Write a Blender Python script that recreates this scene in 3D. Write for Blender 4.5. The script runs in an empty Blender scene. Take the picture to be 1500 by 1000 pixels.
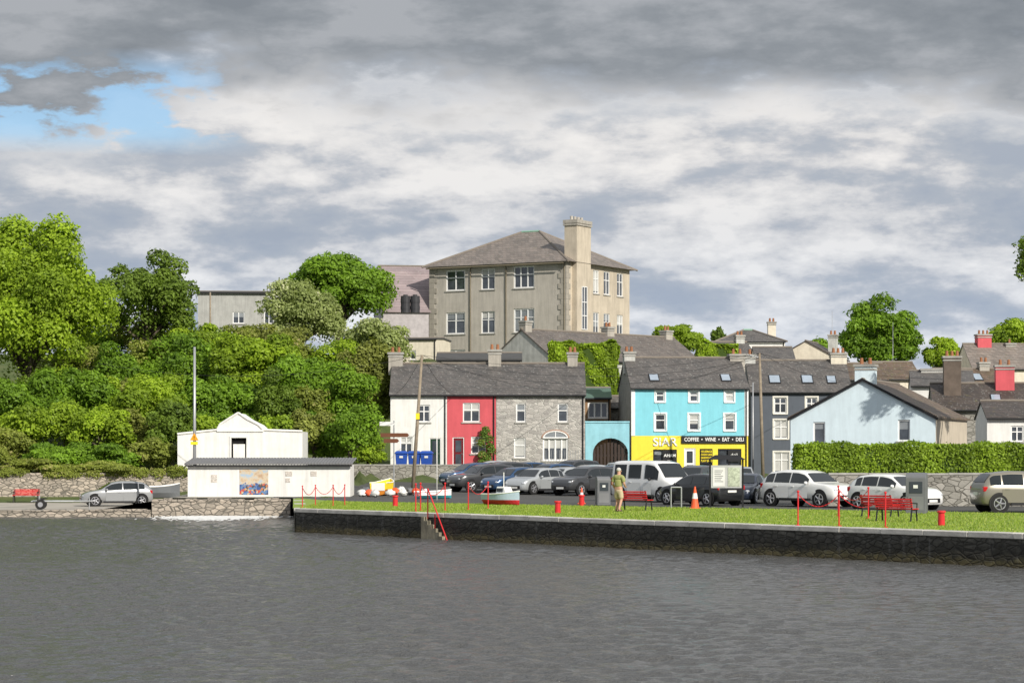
import bpy, math, random
import numpy as np
from mathutils import Vector, Matrix
R=random.Random(7)
rad=math.radians
scene=bpy.context.scene
COL=scene.collection
def X(px,s): return (px-750)/s
def Z(py,s): return 3.5+(660-py)/s
def Y(s): return 3500./s
def gp(px,py,z=1.0):
    s=(py-660)/(3.5-z); return (X(px,s),Y(s),z)
# ---------------------------------------------------------------- materials
def newmat(name):
    m=bpy.data.materials.new(name); m.use_nodes=True
    nt=m.node_tree; b=nt.nodes['Principled BSDF']; return m,nt,b
def N(nt,t,**k):
    n=nt.nodes.new(t)
    for a,v in k.items(): setattr(n,a,v)
    return n
def ramp(nt,fac,stops,interp='LINEAR'):
    r=N(nt,'ShaderNodeValToRGB'); r.color_ramp.interpolation=interp
    e=r.color_ramp.elements
    while len(e)<len(stops): e.new(.5)
    for i,(p,c) in enumerate(stops):
        e[i].position=p; e[i].color=tuple(c)+(1,) if len(c)==3 else c
    nt.links.new(fac,r.inputs[0]); return r.outputs[0]
def noise(nt,vec,scale,detail=4,rough=.55,dist=0):
    n=N(nt,'ShaderNodeTexNoise'); n.inputs['Scale'].default_value=scale
    n.inputs['Detail'].default_value=detail; n.inputs['Roughness'].default_value=rough; n.inputs['Distortion'].default_value=dist
    if vec is not None: nt.links.new(vec,n.inputs['Vector'])
    return n.outputs['Fac']
def mapping(nt,vec,scale=(1,1,1),loc=(0,0,0)):
    n=N(nt,'ShaderNodeMapping'); n.inputs['Scale'].default_value=scale; n.inputs['Location'].default_value=loc
    nt.links.new(vec,n.inputs['Vector']); return n.outputs[0]
def mix(nt,f,a,b,mode='MIX'):
    n=N(nt,'ShaderNodeMix',data_type='RGBA',blend_type=mode)
    for i,v in ((0,f),(6,a),(7,b)):
        if isinstance(v,(int,float)): n.inputs[i].default_value=v
        elif isinstance(v,tuple): n.inputs[i].default_value=v+(1,)
        else: nt.links.new(v,n.inputs[i])
    return n.outputs[2]
def math_(nt,op,a,b=0,clamp=False):
    n=N(nt,'ShaderNodeMath',operation=op,use_clamp=clamp)
    for i,v in ((0,a),(1,b)):
        if isinstance(v,(int,float)): n.inputs[i].default_value=v
        else: nt.links.new(v,n.inputs[i])
    return n.outputs[0]
def bump(nt,b,h,strength=.3,dist=.05):
    n=N(nt,'ShaderNodeBump'); n.inputs['Strength'].default_value=strength; n.inputs['Distance'].default_value=dist
    nt.links.new(h,n.inputs['Height']); nt.links.new(n.outputs[0],b.inputs['Normal'])
def scl(c,k): return tuple(min(1,max(0,v*k)) for v in c)
_M={}
def mat(name,col=(1,1,1),rough=.7,metal=0,var=.15,scale=1.5,bmp=0,bscale=15,spec=.3,coat=0,streak=0):
    if name in _M: return _M[name]
    m,nt,b=newmat(name); tc=N(nt,'ShaderNodeTexCoord').outputs['Object']
    n=noise(nt,tc,scale,6,.65)
    c=ramp(nt,n,[(.3,scl(col,1-var)),(.7,scl(col,1+var*.6))])
    if streak:
        s=noise(nt,mapping(nt,tc,(2.2,2.2,.22)),1.6,6,.7)
        sf=ramp(nt,s,[(.42,(1,1,1)),(.75,(1-streak,)*3)])
        c=mix(nt,1.,c,sf,'MULTIPLY')
    nt.links.new(c,b.inputs['Base Color'])
    b.inputs['Roughness'].default_value=rough; b.inputs['Metallic'].default_value=metal
    b.inputs['Specular IOR Level'].default_value=spec
    if coat: b.inputs['Coat Weight'].default_value=coat; b.inputs['Coat Roughness'].default_value=.05
    if bmp: bump(nt,b,noise(nt,tc,bscale,5),bmp,.03)
    _M[name]=m; return m
def uvz(nt,kx=1,kz=1):
    tc=N(nt,'ShaderNodeTexCoord').outputs['Object']; s=N(nt,'ShaderNodeSeparateXYZ'); nt.links.new(tc,s.inputs[0])
    u=math_(nt,'ADD',s.outputs[0],s.outputs[1]); c=N(nt,'ShaderNodeCombineXYZ')
    nt.links.new(math_(nt,'MULTIPLY',u,kx),c.inputs[0]); nt.links.new(math_(nt,'MULTIPLY',s.outputs[2],kz),c.inputs[1])
    return c.outputs[0],tc,s
def rubble(name,c1,c2,mortar,kx=1.6,kz=3.2,tide=False,edge=.06):
    if name in _M: return _M[name]
    m,nt,b=newmat(name); v,tc,s=uvz(nt,kx,kz)
    vo=N(nt,'ShaderNodeTexVoronoi'); vo.inputs['Scale'].default_value=1; nt.links.new(v,vo.inputs['Vector'])
    ve=N(nt,'ShaderNodeTexVoronoi',feature='DISTANCE_TO_EDGE'); ve.inputs['Scale'].default_value=1; nt.links.new(v,ve.inputs['Vector'])
    sc=N(nt,'ShaderNodeSeparateColor'); nt.links.new(vo.outputs['Color'],sc.inputs[0])
    c=mix(nt,sc.outputs[0],c1,c2)
    c=mix(nt,.5,c,ramp(nt,noise(nt,tc,6,6,.7),[(.3,(.45,)*3),(.7,(1,1,1))]),'MULTIPLY')
    e=ramp(nt,ve.outputs['Distance'],[(0,(0,0,0)),(edge,(1,1,1))])
    c=mix(nt,e,mortar,c)
    if tide:
        zz=math_(nt,'ADD',s.outputs[2],math_(nt,'MULTIPLY',math_(nt,'SUBTRACT',noise(nt,tc,1.6,6,.7),.5),.6))
        c=mix(nt,1.,c,ramp(nt,zz,[(.0,(.62,.52,.26)),(.14,(.6,.54,.27)),(.28,(.24,.23,.17)),(.6,(.36,.355,.33)),(.9,(.75,.75,.73))]),'MULTIPLY')
        st=noise(nt,mapping(nt,tc,(1.3,1.3,.12)),2.2,6,.7); c=mix(nt,ramp(nt,st,[(.56,(0,0,0)),(.68,(.7,.7,.7))]),c,mix(nt,.5,c,(.30,.295,.28)))
        nz=noise(nt,mapping(nt,tc,(.7,.7,2.5)),3,8,.75); c=mix(nt,1.,c,ramp(nt,nz,[(.35,(.4,.4,.4)),(.65,(1.,1.,1.))]),'MULTIPLY')
    nt.links.new(c,b.inputs['Base Color']); b.inputs['Roughness'].default_value=.85
    bump(nt,b,math_(nt,'ADD',e,noise(nt,tc,7,5,.7)),.7,.05); _M[name]=m; return m
def slate(name,c1,c2,moss=0,w=.3,h=.16):
    if name in _M: return _M[name]
    m,nt,b=newmat(name); v,tc,s=uvz(nt,1,1)
    br=N(nt,'ShaderNodeTexBrick'); br.inputs['Scale'].default_value=1
    br.inputs['Brick Width'].default_value=w; br.inputs['Row Height'].default_value=h; br.inputs['Mortar Size'].default_value=.012
    br.inputs['Color1'].default_value=c1+(1,); br.inputs['Color2'].default_value=c2+(1,); br.inputs['Mortar'].default_value=scl(c1,.4)+(1,)
    nt.links.new(v,br.inputs['Vector'])
    c=mix(nt,.7,br.outputs['Color'],ramp(nt,noise(nt,tc,.8,8,.7),[(.3,(.5,.5,.5)),(.7,(1,1,1))]),'MULTIPLY')
    if moss:
        c=mix(nt,ramp(nt,noise(nt,tc,2.2,8,.75),[(.62-moss*.2,(0,0,0)),(.72,(1,1,1))]),c,(.14,.13,.04))
    sp=ramp(nt,noise(nt,tc,7,3,.6),[(.60,(0,0,0)),(.68,(.7,.7,.7))])
    c=mix(nt,sp,c,(.3,.3,.28))
    nt.links.new(c,b.inputs['Base Color']); b.inputs['Roughness'].default_value=.6
    bump(nt,b,br.outputs['Fac'],-.4,.03); _M[name]=m; return m
def foliage(name,dark,light,tr=.3,hue=None):
    if name in _M: return _M[name]
    m,nt,b=newmat(name); a=N(nt,'ShaderNodeAttribute'); a.attribute_name='tone'
    c=ramp(nt,a.outputs['Fac'],[(0,dark),(.75,light),(1,hue or scl(light,1.35))])
    nt.links.new(c,b.inputs['Base Color']); b.inputs['Roughness'].default_value=.55; b.inputs['Specular IOR Level'].default_value=.25
    t=N(nt,'ShaderNodeBsdfTranslucent'); nt.links.new(mix(nt,1.,c,(1.3,1.4,.5),'MULTIPLY'),t.inputs[0])
    ms=N(nt,'ShaderNodeMixShader'); ms.inputs[0].default_value=tr
    o=nt.nodes['Material Output']; nt.links.new(b.outputs[0],ms.inputs[1]); nt.links.new(t.outputs[0],ms.inputs[2]); nt.links.new(ms.outputs[0],o.inputs[0])
    _M[name]=m; return m
white=mat('white_paint',(.80,.79,.76),.6,var=.08,streak=.2,bmp=.2)
upvc=mat('window_frame_white',(.82,.82,.81),.4,var=.03)
black=mat('black_paint',(.02,.02,.022),.45)
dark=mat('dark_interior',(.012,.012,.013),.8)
glassm=mat('window_glass',(.06,.07,.085),.08,var=.7,scale=.9,spec=.9)
carglass=mat('car_glass',(.014,.018,.02),.05,var=.2,spec=.7)
rubber=mat('tyre_rubber',(.02,.02,.02),.8)
alloy=mat('alloy_metal',(.5,.5,.52),.3,.7,var=.05)
steel=mat('galvanised_steel',(.42,.43,.44),.45,.5,var=.15)
redp=mat('red_paint',(.62,.03,.035),.4,var=.12)
timber=mat('weathered_timber',(.28,.23,.17),.85,var=.3,scale=4,bmp=.4)
concrete=mat('concrete',(.38,.37,.34),.85,var=.3,scale=.9,bmp=.3,streak=.2)
capconc=mat('pale_concrete_coping',(.55,.53,.48),.85,var=.35,scale=1.2,bmp=.3)
stonewall=rubble('rubble_limestone',(.42,.40,.36),(.25,.24,.21),(.13,.12,.10),2.2,4.2)
warmwall=rubble('warm_rubble_wall',(.58,.50,.41),(.34,.30,.25),(.13,.12,.10),2.5,5.2,edge=.1)
facestone=rubble('cut_stone_facade',(.58,.55,.51),(.36,.34,.32),(.52,.51,.47),2.3,4.6,edge=.07)
quaystone=rubble('tidal_quay_stone',(.30,.285,.25),(.20,.19,.165),(.10,.095,.08),2.8,5.5,tide=True,edge=.12)
stepstone=mat('worn_step_stone',(.30,.27,.20),.9,var=.4,scale=3,bmp=.4,streak=.4)
slate1=slate('grey_slate',(.15,.135,.125),(.09,.085,.082))
slate2=slate('brown_mossy_tile',(.19,.125,.085),(.11,.08,.055),moss=.5)
slate3=slate('school_tile',(.27,.225,.195),(.18,.155,.135),moss=.12,w=.4,h=.25)
slate4=slate('dark_tile',(.10,.078,.066),(.06,.05,.045),moss=.2)
rough=mat('grey_roughcast',(.44,.41,.36),.9,var=.2,scale=.7,bmp=.5,bscale=25,streak=.35)
schoolr=mat('school_render',(.50,.465,.41),.9,var=.14,scale=.6,bmp=.5,bscale=25,streak=.24)
roughw=mat('warm_sunlit_roughcast',(.56,.49,.39),.9,var=.16,scale=.7,bmp=.5,bscale=25,streak=.25)  # warm pale tone puts sunlight into the school's side wall and chimney colour
# ---------------------------------------------------------------- mesh helper
class MB:
    def __init__(s): s.v=[];s.f=[];s.m=[];s.T=Matrix()
    def pt(s,p): s.v.append(tuple(s.T@Vector(p))); return len(s.v)-1
    def poly(s,pts,mi=0): s.f.append([s.pt(p) for p in pts]); s.m.append(mi)
    def box(s,x0,x1,y0,y1,z0,z1,mi=0):
        i=[s.pt(p) for p in ((x0,y0,z0),(x1,y0,z0),(x1,y1,z0),(x0,y1,z0),(x0,y0,z1),(x1,y0,z1),(x1,y1,z1),(x0,y1,z1))]
        for f in ((0,3,2,1),(4,5,6,7),(0,1,5,4),(1,2,6,5),(2,3,7,6),(3,0,4,7)): s.f.append([i[k] for k in f]); s.m.append(mi)
        return s
    def cyl(s,p0,p1,r0,r1=None,n=8,mi=0):
        r1=r0 if r1 is None else r1; p0=Vector(p0);p1=Vector(p1); d=(p1-p0).normalized()
        a=d.orthogonal().normalized(); b=d.cross(a)
        A=[s.pt(p0+(a*math.cos(t)+b*math.sin(t))*r0) for t in [2*math.pi*k/n for k in range(n)]]
        B=[s.pt(p1+(a*math.cos(t)+b*math.sin(t))*r1) for t in [2*math.pi*k/n for k in range(n)]]
        for k in range(n): s.f.append([A[k],A[(k+1)%n],B[(k+1)%n],B[k]]); s.m.append(mi)
        s.f.append(A[::-1]); s.m.append(mi); s.f.append(B); s.m.append(mi); return s
    def loft(s,rings,mi=0,close=True,caps=True):
        idx=[[s.pt(p) for p in r] for r in rings]; n=len(idx[0])
        for a,b in zip(idx,idx[1:]):
            for k in range(n if close else n-1):
                s.f.append([a[k],a[(k+1)%n],b[(k+1)%n],b[k]]); s.m.append(mi)
        if caps: s.f.append(idx[0][::-1]); s.m.append(mi); s.f.append(idx[-1]); s.m.append(mi)
        return s
    def sphere(s,c,r,mi=0,n=8,sz=1,sx=1,sy=1):
        rings=[]
        for i in range(1,n):
            t=math.pi*i/n
            rings.append([(c[0]+sx*r*math.sin(t)*math.cos(u),c[1]+sy*r*math.sin(t)*math.sin(u),c[2]-sz*r*math.cos(t)) for u in [2*math.pi*k/(n+2) for k in range(n+2)]])
        return s.loft(rings,mi)
    def obj(s,name,mats,parent=None,T=None,smooth=False,bevel=0,label=None):
        me=bpy.data.meshes.new(name); me.from_pydata(s.v,[],s.f)
        if not isinstance(mats,(list,tuple)): mats=[mats]
        for m in mats: me.materials.append(m)
        me.polygons.foreach_set('material_index',s.m)
        if smooth: me.polygons.foreach_set('use_smooth',[True]*len(s.f))
        me.update(); o=bpy.data.objects.new(name,me); COL.objects.link(o)
        if parent: o.parent=parent
        if T is not None: o.matrix_local=T
        if bevel:
            b=o.modifiers.new('bevel','BEVEL'); b.width=bevel; b.segments=2
        if label: o['label']=label
        return o
def tag(o,label,cat,group=None):
    o['label']=label; o['category']=cat
    if group: o['group']=group
    return o
def thing(name,label,cat,loc,rot=0,group=None):
    e=bpy.data.objects.new(name,None); COL.objects.link(e); e.empty_display_size=.3
    e.location=loc; e.rotation_euler=(0,0,rad(rot)); return tag(e,label,cat,group)
def copy_thing(t,loc,rot,label=None,scale=None):
    def cp(o,par):
        c=o.copy(); COL.objects.link(c)
        if par: c.parent=par
        for k in list(o.children): cp(k,c)
        return c
    c=cp(t,None); c.location=loc; c.rotation_euler=(0,0,rad(rot))
    if label: c['label']=label
    if scale: c.scale=(scale,)*3
    return c
def text(parent,body,size,loc,m,name='lettering',rotz=0,bold=0.0,width=None,ext=.008):
    cu=bpy.data.curves.new(name,'FONT'); cu.body=body; cu.size=size; cu.align_x='CENTER'; cu.align_y='CENTER'; cu.extrude=ext; cu.offset=bold
    o=bpy.data.objects.new(name,cu); COL.objects.link(o)
    dg=bpy.context.evaluated_depsgraph_get(); me=bpy.data.meshes.new_from_object(o.evaluated_get(dg))
    bpy.data.objects.remove(o); me.materials.clear(); me.materials.append(m)
    o=bpy.data.objects.new(name,me); COL.objects.link(o); o.parent=parent; k=1
    if width:
        xs_=[v.co.x for v in me.vertices]; k=width/(max(xs_)-min(xs_))
    o.matrix_local=Matrix.Translation(loc)@Matrix.Rotation(rad(rotz),4,'Z')@Matrix.Rotation(rad(90),4,'X')@Matrix.Scale(k,4,(1,0,0)); return o
# ---------------------------------------------------------------- terrain
def sm(a,b,x):
    t=np.clip((x-a)/(b-a),0,1); return t*t*(3-2*t)
def H(x,y):
    x=np.asarray(x,float);y=np.asarray(y,float)
    b=1+np.clip((y-130)/35,0,1)*.5
    a=np.clip((-18-x)/4.5,0,1)
    b=b*(1-a)+.28*a
    b=b+(2.3-b)*sm(160.5,162,y)*sm(-14,-12,x)*(1-sm(5.2,6.5,x))
    lw=sm(150.4,151.5,y)*(1-sm(-14,-12.5,x))
    b=b+(2.0-b)*lw+6*sm(153,192,y)*(1-sm(-14,-9,x))
    k=sm(178,205,y); mk=np.interp(x,[-60,-14,-8,14,24],[.4,.4,1,1,.3])
    return b+9.5*k*mk
SH=([-1600,-11.6,-9.5,15.3,60,200,1600],[126.3,126.3,103.3,71.6,14.5,-170,-1900])
RE=([-13,-11.6,-8.3,20.4,60,200,1600],[127,126.8,117,95,65,-60,-1000])
def sheet(name,xs,ylo,yhi,rows,dz,m,pw=1.0):
    xs=np.array(xs,float); lo=np.array([ylo(x) for x in xs]); hi=np.array([yhi(x) for x in xs])
    t=(np.linspace(0,1,rows)**pw)[:,None]
    yy=lo[None]*(1-t)+hi[None]*t; xx=np.repeat(xs[None],rows,0); zz=H(xx,yy)+dz
    grid(name,xx,yy,zz,m)
def grid(name,xx,yy,zz,m,smooth=True):
    r,c=xx.shape; V=np.stack([xx,yy,zz],-1).reshape(-1,3)
    i=(np.arange(r-1)[:,None]*c+np.arange(c-1)[None]).ravel()
    Fc=np.stack([i,i+1,i+c+1,i+c],1)
    o=raw(name,V,Fc,m,smooth); o['kind']='structure'; return o
def raw(name,V,Fc,m,smooth=False,tone=None):
    me=bpy.data.meshes.new(name); k=Fc.shape[1]
    me.vertices.add(len(V)); me.vertices.foreach_set('co',V.astype(np.float32).ravel())
    me.loops.add(Fc.size); me.loops.foreach_set('vertex_index',Fc.astype(np.int32).ravel())
    me.polygons.add(len(Fc)); me.polygons.foreach_set('loop_start',np.arange(len(Fc),dtype=np.int32)*k)
    try: me.polygons.foreach_set('loop_total',np.full(len(Fc),k,dtype=np.int32))
    except Exception: pass
    me.update(calc_edges=True); me.validate()
    if smooth: me.polygons.foreach_set('use_smooth',[True]*len(Fc))
    if tone is not None:
        a=me.attributes.new('tone','FLOAT','FACE'); a.data.foreach_set('value',tone.astype(np.float32))
    me.materials.append(m); o=bpy.data.objects.new(name,me); COL.objects.link(o); return o
def groundmat():
    m,nt,b=newmat('hillside_soil'); tc=N(nt,'ShaderNodeTexCoord').outputs['Object']
    c=ramp(nt,noise(nt,tc,.6,8,.7),[(.3,(.04,.06,.015)),(.5,(.07,.10,.02)),(.75,(.12,.12,.05))])
    nt.links.new(c,b.inputs['Base Color']); b.inputs['Roughness'].default_value=.9; bump(nt,b,noise(nt,tc,4,6),.6,.2); return m
def lawnmat():
    m,nt,b=newmat('lawn_grass'); tc=N(nt,'ShaderNodeTexCoord').outputs['Object']
    c=mix(nt,.5,ramp(nt,noise(nt,tc,.5,8,.7),[(.3,(.16,.25,.03)),(.55,(.24,.35,.04)),(.72,(.40,.39,.14))]),ramp(nt,noise(nt,tc,9,5,.7),[(.3,(.12,.19,.025)),(.7,(.31,.40,.06))]))
    nt.links.new(c,b.inputs['Base Color']); b.inputs['Roughness'].default_value=.9; bump(nt,b,noise(nt,tc,12,5),.7,.06); return m
asphalt=mat('asphalt',(.085,.084,.08),.9,var=.3,scale=.5,bmp=.3,bscale=40)
slipm=mat('slipway_concrete',(.38,.35,.30),.9,var=.35,scale=.4,bmp=.3)
xs=np.concatenate([-60-np.geomspace(1,1500,14)[::-1],np.arange(-60,-13,1.5),np.array([-12.8,-11.6,-10.6,-9.5]),np.arange(-8.5,61,1.25),61+np.geomspace(1,1500,14)])
sheet('ground',xs,lambda x:np.interp(x,*SH)+.25,lambda x:1800,110,0,groundmat(),3.2)
sheet('road',np.arange(-12.9,75,1.1),lambda x:np.interp(x,*RE),lambda x:160,45,.012,asphalt)
sheet('slipway',np.arange(-70,-12.5,.8),lambda x:126.8,lambda x:150.3,20,.012,slipm)
lawnX=np.concatenate([[-11.3,-10.6,-9.5],np.arange(-9,75,1.)])
sheet('lawn',lawnX,lambda x:np.interp(x,*SH)+.4,lambda x:np.interp(x,*RE)-.05,14,.016,lawnmat())
rng=np.random.default_rng(3)
def blades(n,name):
    x=rng.uniform(-9.2,24,n*2); lo=np.interp(x,*SH)+.5; hi=np.interp(x,*RE)-.1
    y=lo+(hi-lo)*rng.random(n*2); h=rng.uniform(.03,.09,n*2); a=rng.uniform(0,6.28,n*2); z=H(x,y)
    w=.02; dx=np.cos(a)*w;dy=np.sin(a)*w
    P=np.stack([np.stack([x-dx,y-dy,z],1),np.stack([x+dx,y+dy,z],1),np.stack([x+rng.normal(0,.03,n*2),y+rng.normal(0,.03,n*2),z+h],1)],1).reshape(-1,3)
    o=raw(name,P,np.arange(len(P)).reshape(-1,3),foliage('grass_blade',(.14,.22,.03),(.31,.42,.05),.25,(.46,.45,.17)),tone=rng.random(n*2)); o['kind']='stuff'
    tag(o,'short green grass tufts covering the quay lawn','grass')
blades(45000,'grass_tufts')
def watermat():
    m,nt,b=newmat('river_water'); tc=N(nt,'ShaderNodeTexCoord').outputs['Object']
    b.inputs['Base Color'].default_value=(.088,.087,.083,1); b.inputs['Roughness'].default_value=.12; b.inputs['IOR'].default_value=1.35
    n1=noise(nt,mapping(nt,tc,(1.,1.5,1)),7,3,.6,.3); n2=noise(nt,mapping(nt,tc,(1.,1.4,1),(3,7,0)),19,3,.6); n3=noise(nt,mapping(nt,tc,(1.,1.6,1),(9,1,0)),2.6,2,.5)
    h=math_(nt,'ADD',math_(nt,'ADD',n1,math_(nt,'MULTIPLY',n2,.35)),math_(nt,'MULTIPLY',n3,.6)); bump(nt,b,h,1.,.095); return m
wx=np.concatenate([-45-np.geomspace(1,1500,14)[::-1],np.arange(-45,-24,.6),np.arange(-24,24,.11),np.arange(24,45,.6),45+np.geomspace(1,1500,14)])
wy=np.concatenate([np.linspace(-400,28,12),np.arange(32,75,.08),np.arange(75,128,.18),130+np.geomspace(1,1500,12)])
xx,yy=np.meshgrid(wx,wy); zz=np.zeros_like(xx)
for k in range(48):
    a=rng.normal(1.6,.8); L=rng.uniform(.3,.95) if k>5 else rng.uniform(1.1,2.2)
    zz+=(.0050 if k>5 else .0022)*L*np.sin((xx*math.cos(a)+yy*math.sin(a))*6.283/L+rng.uniform(0,6)+1.6*np.sin(xx*rng.uniform(.2,.6)+k)+1.4*np.sin(yy*rng.uniform(.15,.4)+2*k))
zz*=(1+.55*np.sin(xx*.19+yy*.11)*np.sin(yy*.07+1))
zz*=((xx>-44)&(xx<44)&(yy>33)&(yy<127))
grid('water',xx,yy,zz,watermat())
n=2600; fx=rng.normal(-15.4,1.1,n); fy=125.8-np.abs(rng.normal(0,2.6,n)); fl=rng.uniform(.03,.16,n); z_=rng.uniform(.03,.07,n)
P=np.stack([np.stack([fx-fl,fy,z_],1),np.stack([fx,fy-fl*.7,z_],1),np.stack([fx+fl,fy,z_+.02],1),np.stack([fx,fy+fl*.7,z_+.03],1)],1).reshape(-1,3)
o=raw('water_foam',P,np.arange(4*n).reshape(-1,4),mat('foam_white',(.72,.72,.70),.6)); o['kind']='stuff'; tag(o,'white churned foam flecks on the water by the embankment','foam')
# ---------------------------------------------------------------- walls of the quay
def wallseg(name,label,pts,z0,z1,th,m,capm=None,caph=.12,over=.05,cat='wall',back=1,step=1.8,jit=.01):
    t=thing(name,label,cat,(0,0,0))
    for (a,b) in zip(pts,pts[1:]):
        a=Vector(a[:2]).to_3d(); b=Vector(b[:2]).to_3d(); d=(b-a); L=d.length; ang=math.atan2(d.y,d.x)
        T=Matrix.Translation(a)@Matrix.Rotation(ang,4,'Z')
        MB().box(0,L,0,th,z0,z1).obj('wall_face',m,t,T); cb=MB()
        k=0
        while k<L: 
            st=step*R.uniform(.7,1.3) if jit>.015 else step
            e=min(L,k+st); cb.box(k+.006,e-.006,-over+R.uniform(-.012,.012),th+over,z1,z1+caph+R.uniform(-jit,jit)); k+=st
        if capm: cb.obj('coping',capm,t,T,bevel=.02)
    return t
wallseg('quay_wall','long dark stone quay wall with weed and concrete edge',[(-9.3,102.9),(15.3,71.4),(60,14.1)],-1.5,.86,.6,quaystone,capconc,.17,.06)
wallseg('quay_wall','short return of the stone quay wall beside the inlet',[(-11.5,126),(-9.36,103)],-1.5,.85,.5,quaystone,capconc,.16,.03)
wallseg('embankment_wall','low rough limestone embankment wall at the water edge',[(-19,126),(-11.7,126)],-1.5,.82,.5,warmwall,warmwall,.14,.04,step=.6,jit=.05)
wallseg('embankment_wall','very low rubble edge of the slipway beside the water',[(-60,126),(-19.05,126)],-1.5,.3,.5,warmwall,warmwall,.1,.04,step=.6,jit=.05)
wallseg('retaining_wall','warm rubble stone retaining wall below the overgrown bank',[(-60,150.4),(-13.2,150.4)],0,1.95,.5,warmwall,warmwall,.12,.04,step=.6,jit=.05)
wallseg('garden_wall','grey rubble boundary wall below the clipped hedge',[(14.3,108),(23,107.6),(50,106)],.8,2.4,.45,stonewall,concrete,.1,.03)
wallseg('forecourt_wall','low grey stone wall in front of the terrace',[(-13,160.3),(5.5,160.3)],1.2,2.5,.4,stonewall,concrete,.1,.03)
q=lambda px:(lambda u:(u*91.06/(1+1.284*u),91.06/(1+1.284*u)))((px-750)/3500.)
a=Vector(q(624)+(0,)); b=Vector(q(660)+(0,)); d=b-a; t=thing('quay_steps','worn stone steps leading down the quay wall to the water','steps',a,math.degrees(math.atan2(d.y,d.x)))
mb=MB(); L=d.length
for k in range(7): mb.box(k*L/7,(k+1)*L/7,-.26,-.08,-1.4,.88-.15*k)
mb.obj('step_treads',stepstone,t,bevel=.02)
mb=MB(); mb.cyl((.4,-.2,2.0),(L+.3,-.3,-.2),.026); mb.cyl((.4,-.2,.8),(.4,-.2,2.0),.026); mb.cyl((L*.55,-.22,.4),(L*.55,-.22,1.0),.026)
mb.obj('handrail',redp,t)
# ---------------------------------------------------------------- leaves
def leafmesh(name,m,lobes,n,size,rng,parent=None,flat=0,basez=None):
    lob=np.array([l[:3] for l in lobes]); rr=np.array([l[3:6] if len(l)>=6 else (l[3],)*3 for l in lobes])
    w=(rr[:,0]*rr[:,2]); w=w/w.sum(); k=rng.choice(len(lob),n,p=w)
    d=rng.normal(size=(n,3)); d/=np.linalg.norm(d,axis=1)[:,None]
    low=(d[:,2]<-.35); d[low,2]*=-rng.choice([1,-1],low.sum(),p=[.7,.3])
    ph=rng.uniform(0,6.28,(len(lob),3)); c=np.sin(d[:,0]*5+ph[k,0])*np.sin(d[:,1]*5+ph[k,1])*np.sin(d[:,2]*6+ph[k,2])
    rad_=(.86+.25*c)*(1-.42*rng.random(n)**2.2)
    sp=rng.random(n)<.06; rad_[sp]*=1.15
    P=lob[k]+d*rr[k]*rad_[:,None]
    nn=d+rng.normal(0,.55,(n,3))+np.array([.05,-.1,.2]); nn/=np.linalg.norm(nn,axis=1)[:,None]
    t=np.cross(nn,rng.normal(size=(n,3))); t/=np.linalg.norm(t,axis=1)[:,None]+1e-9; b=np.cross(nn,t)
    s=(size*rng.uniform(.6,1.35,n))[:,None]
    V=np.stack([P-t*s*.5,P+b*s*.32,P+t*s*.55,P-b*s*.32],1).reshape(-1,3)
    lt=rng.random(len(lob)); tone=np.clip(.48*lt[k]+.36*rng.random(n)+.12+.12*c,0,1)
    o=raw(name,V,np.arange(4*n).reshape(-1,4),m,tone=tone)
    if parent: o.parent=parent
    return o
bark=mat('tree_bark',(.11,.09,.065),.9,var=.35,scale=3,bmp=.6)
FK=1.6; FS=.8
def tree(name,label,x,y,zc,rx,rz,m,n,size,seed,z0=None,nl=26,gap=.33,ry=None,cat='tree',group=None,rr=(.5,.84)):
    rg=np.random.default_rng(seed); z0=float(H(x,y)) if z0 is None else z0; ry=ry or rx*.85
    t=thing(name,label,cat,(x,y,z0),0,group); cz=zc-z0; lobes=[]
    for i in range(nl):
        d=rg.normal(size=3); d/=np.linalg.norm(d); 
        if d[2]<-.5: d[2]*=-.6
        r=rg.uniform(*rr); q_=rg.uniform(.8,1.25)*gap
        lobes.append((d[0]*rx*r,d[1]*ry*r,cz+d[2]*rz*r,rx*q_,ry*q_,rz*q_*.85))
    lobes.append((0,0,cz-.1*rz,rx*.5,ry*.5,rz*.55))
    leafmesh('crown',m,lobes,int(n*FK),size*FS,rg,t)
    mb=MB(); r0=max(.1,min(rx*.06,.45)); top=Vector((0,0,max(.6,cz-.35*rz))); pts=[Vector((0,0,-.5)),Vector((.1*r0,.2*r0,top.z*.5)),top]
    mb.cyl(pts[0],pts[1],r0*1.3,r0,8); mb.cyl(pts[1],pts[2],r0,r0*.75,8)
    mb.obj('trunk',bark,t,smooth=True)
    mb=MB()
    for l in lobes[:-1:2]:
        s0=pts[1].lerp(pts[2],rg.uniform(.2,1)); e=Vector(l[:3]); mid=s0.lerp(e,.5)+Vector((0,0,.08*rz))
        mb.cyl(s0,mid,r0*.5,r0*.3,6); mb.cyl(mid,e,r0*.3,r0*.1,6)
    mb.obj('limbs',bark,t,smooth=True)
    return t
G1=foliage('leaf_bright',(.09,.155,.015),(.31,.43,.03),.35)
G2=foliage('leaf_dark',(.05,.09,.014),(.16,.24,.03),.3)
G3=foliage('leaf_deep',(.06,.125,.012),(.19,.32,.025),.32)
G4=foliage('leaf_olive_brown',(.10,.12,.025),(.26,.29,.06),.3)
G5=foliage('leaf_blossom',(.14,.18,.05),(.34,.40,.14),.3,(.68,.66,.48))
G6=foliage('leaf_hedge',(.09,.15,.014),(.25,.36,.03),.3)
G7=foliage('bramble',(.09,.11,.02),(.26,.31,.05),.3,(.42,.36,.16))
def T_(name,label,px0,px1,py0,py1,s,m,n,size,seed,**k):
    cx=(px0+px1)/2; cy=(py0+py1)/2
    return tree(name,label,X(cx,s),Y(s),Z(cy,s),(px1-px0)/2/s,(py1-py0)/2/s,m,n,size,seed,**k)
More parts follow.
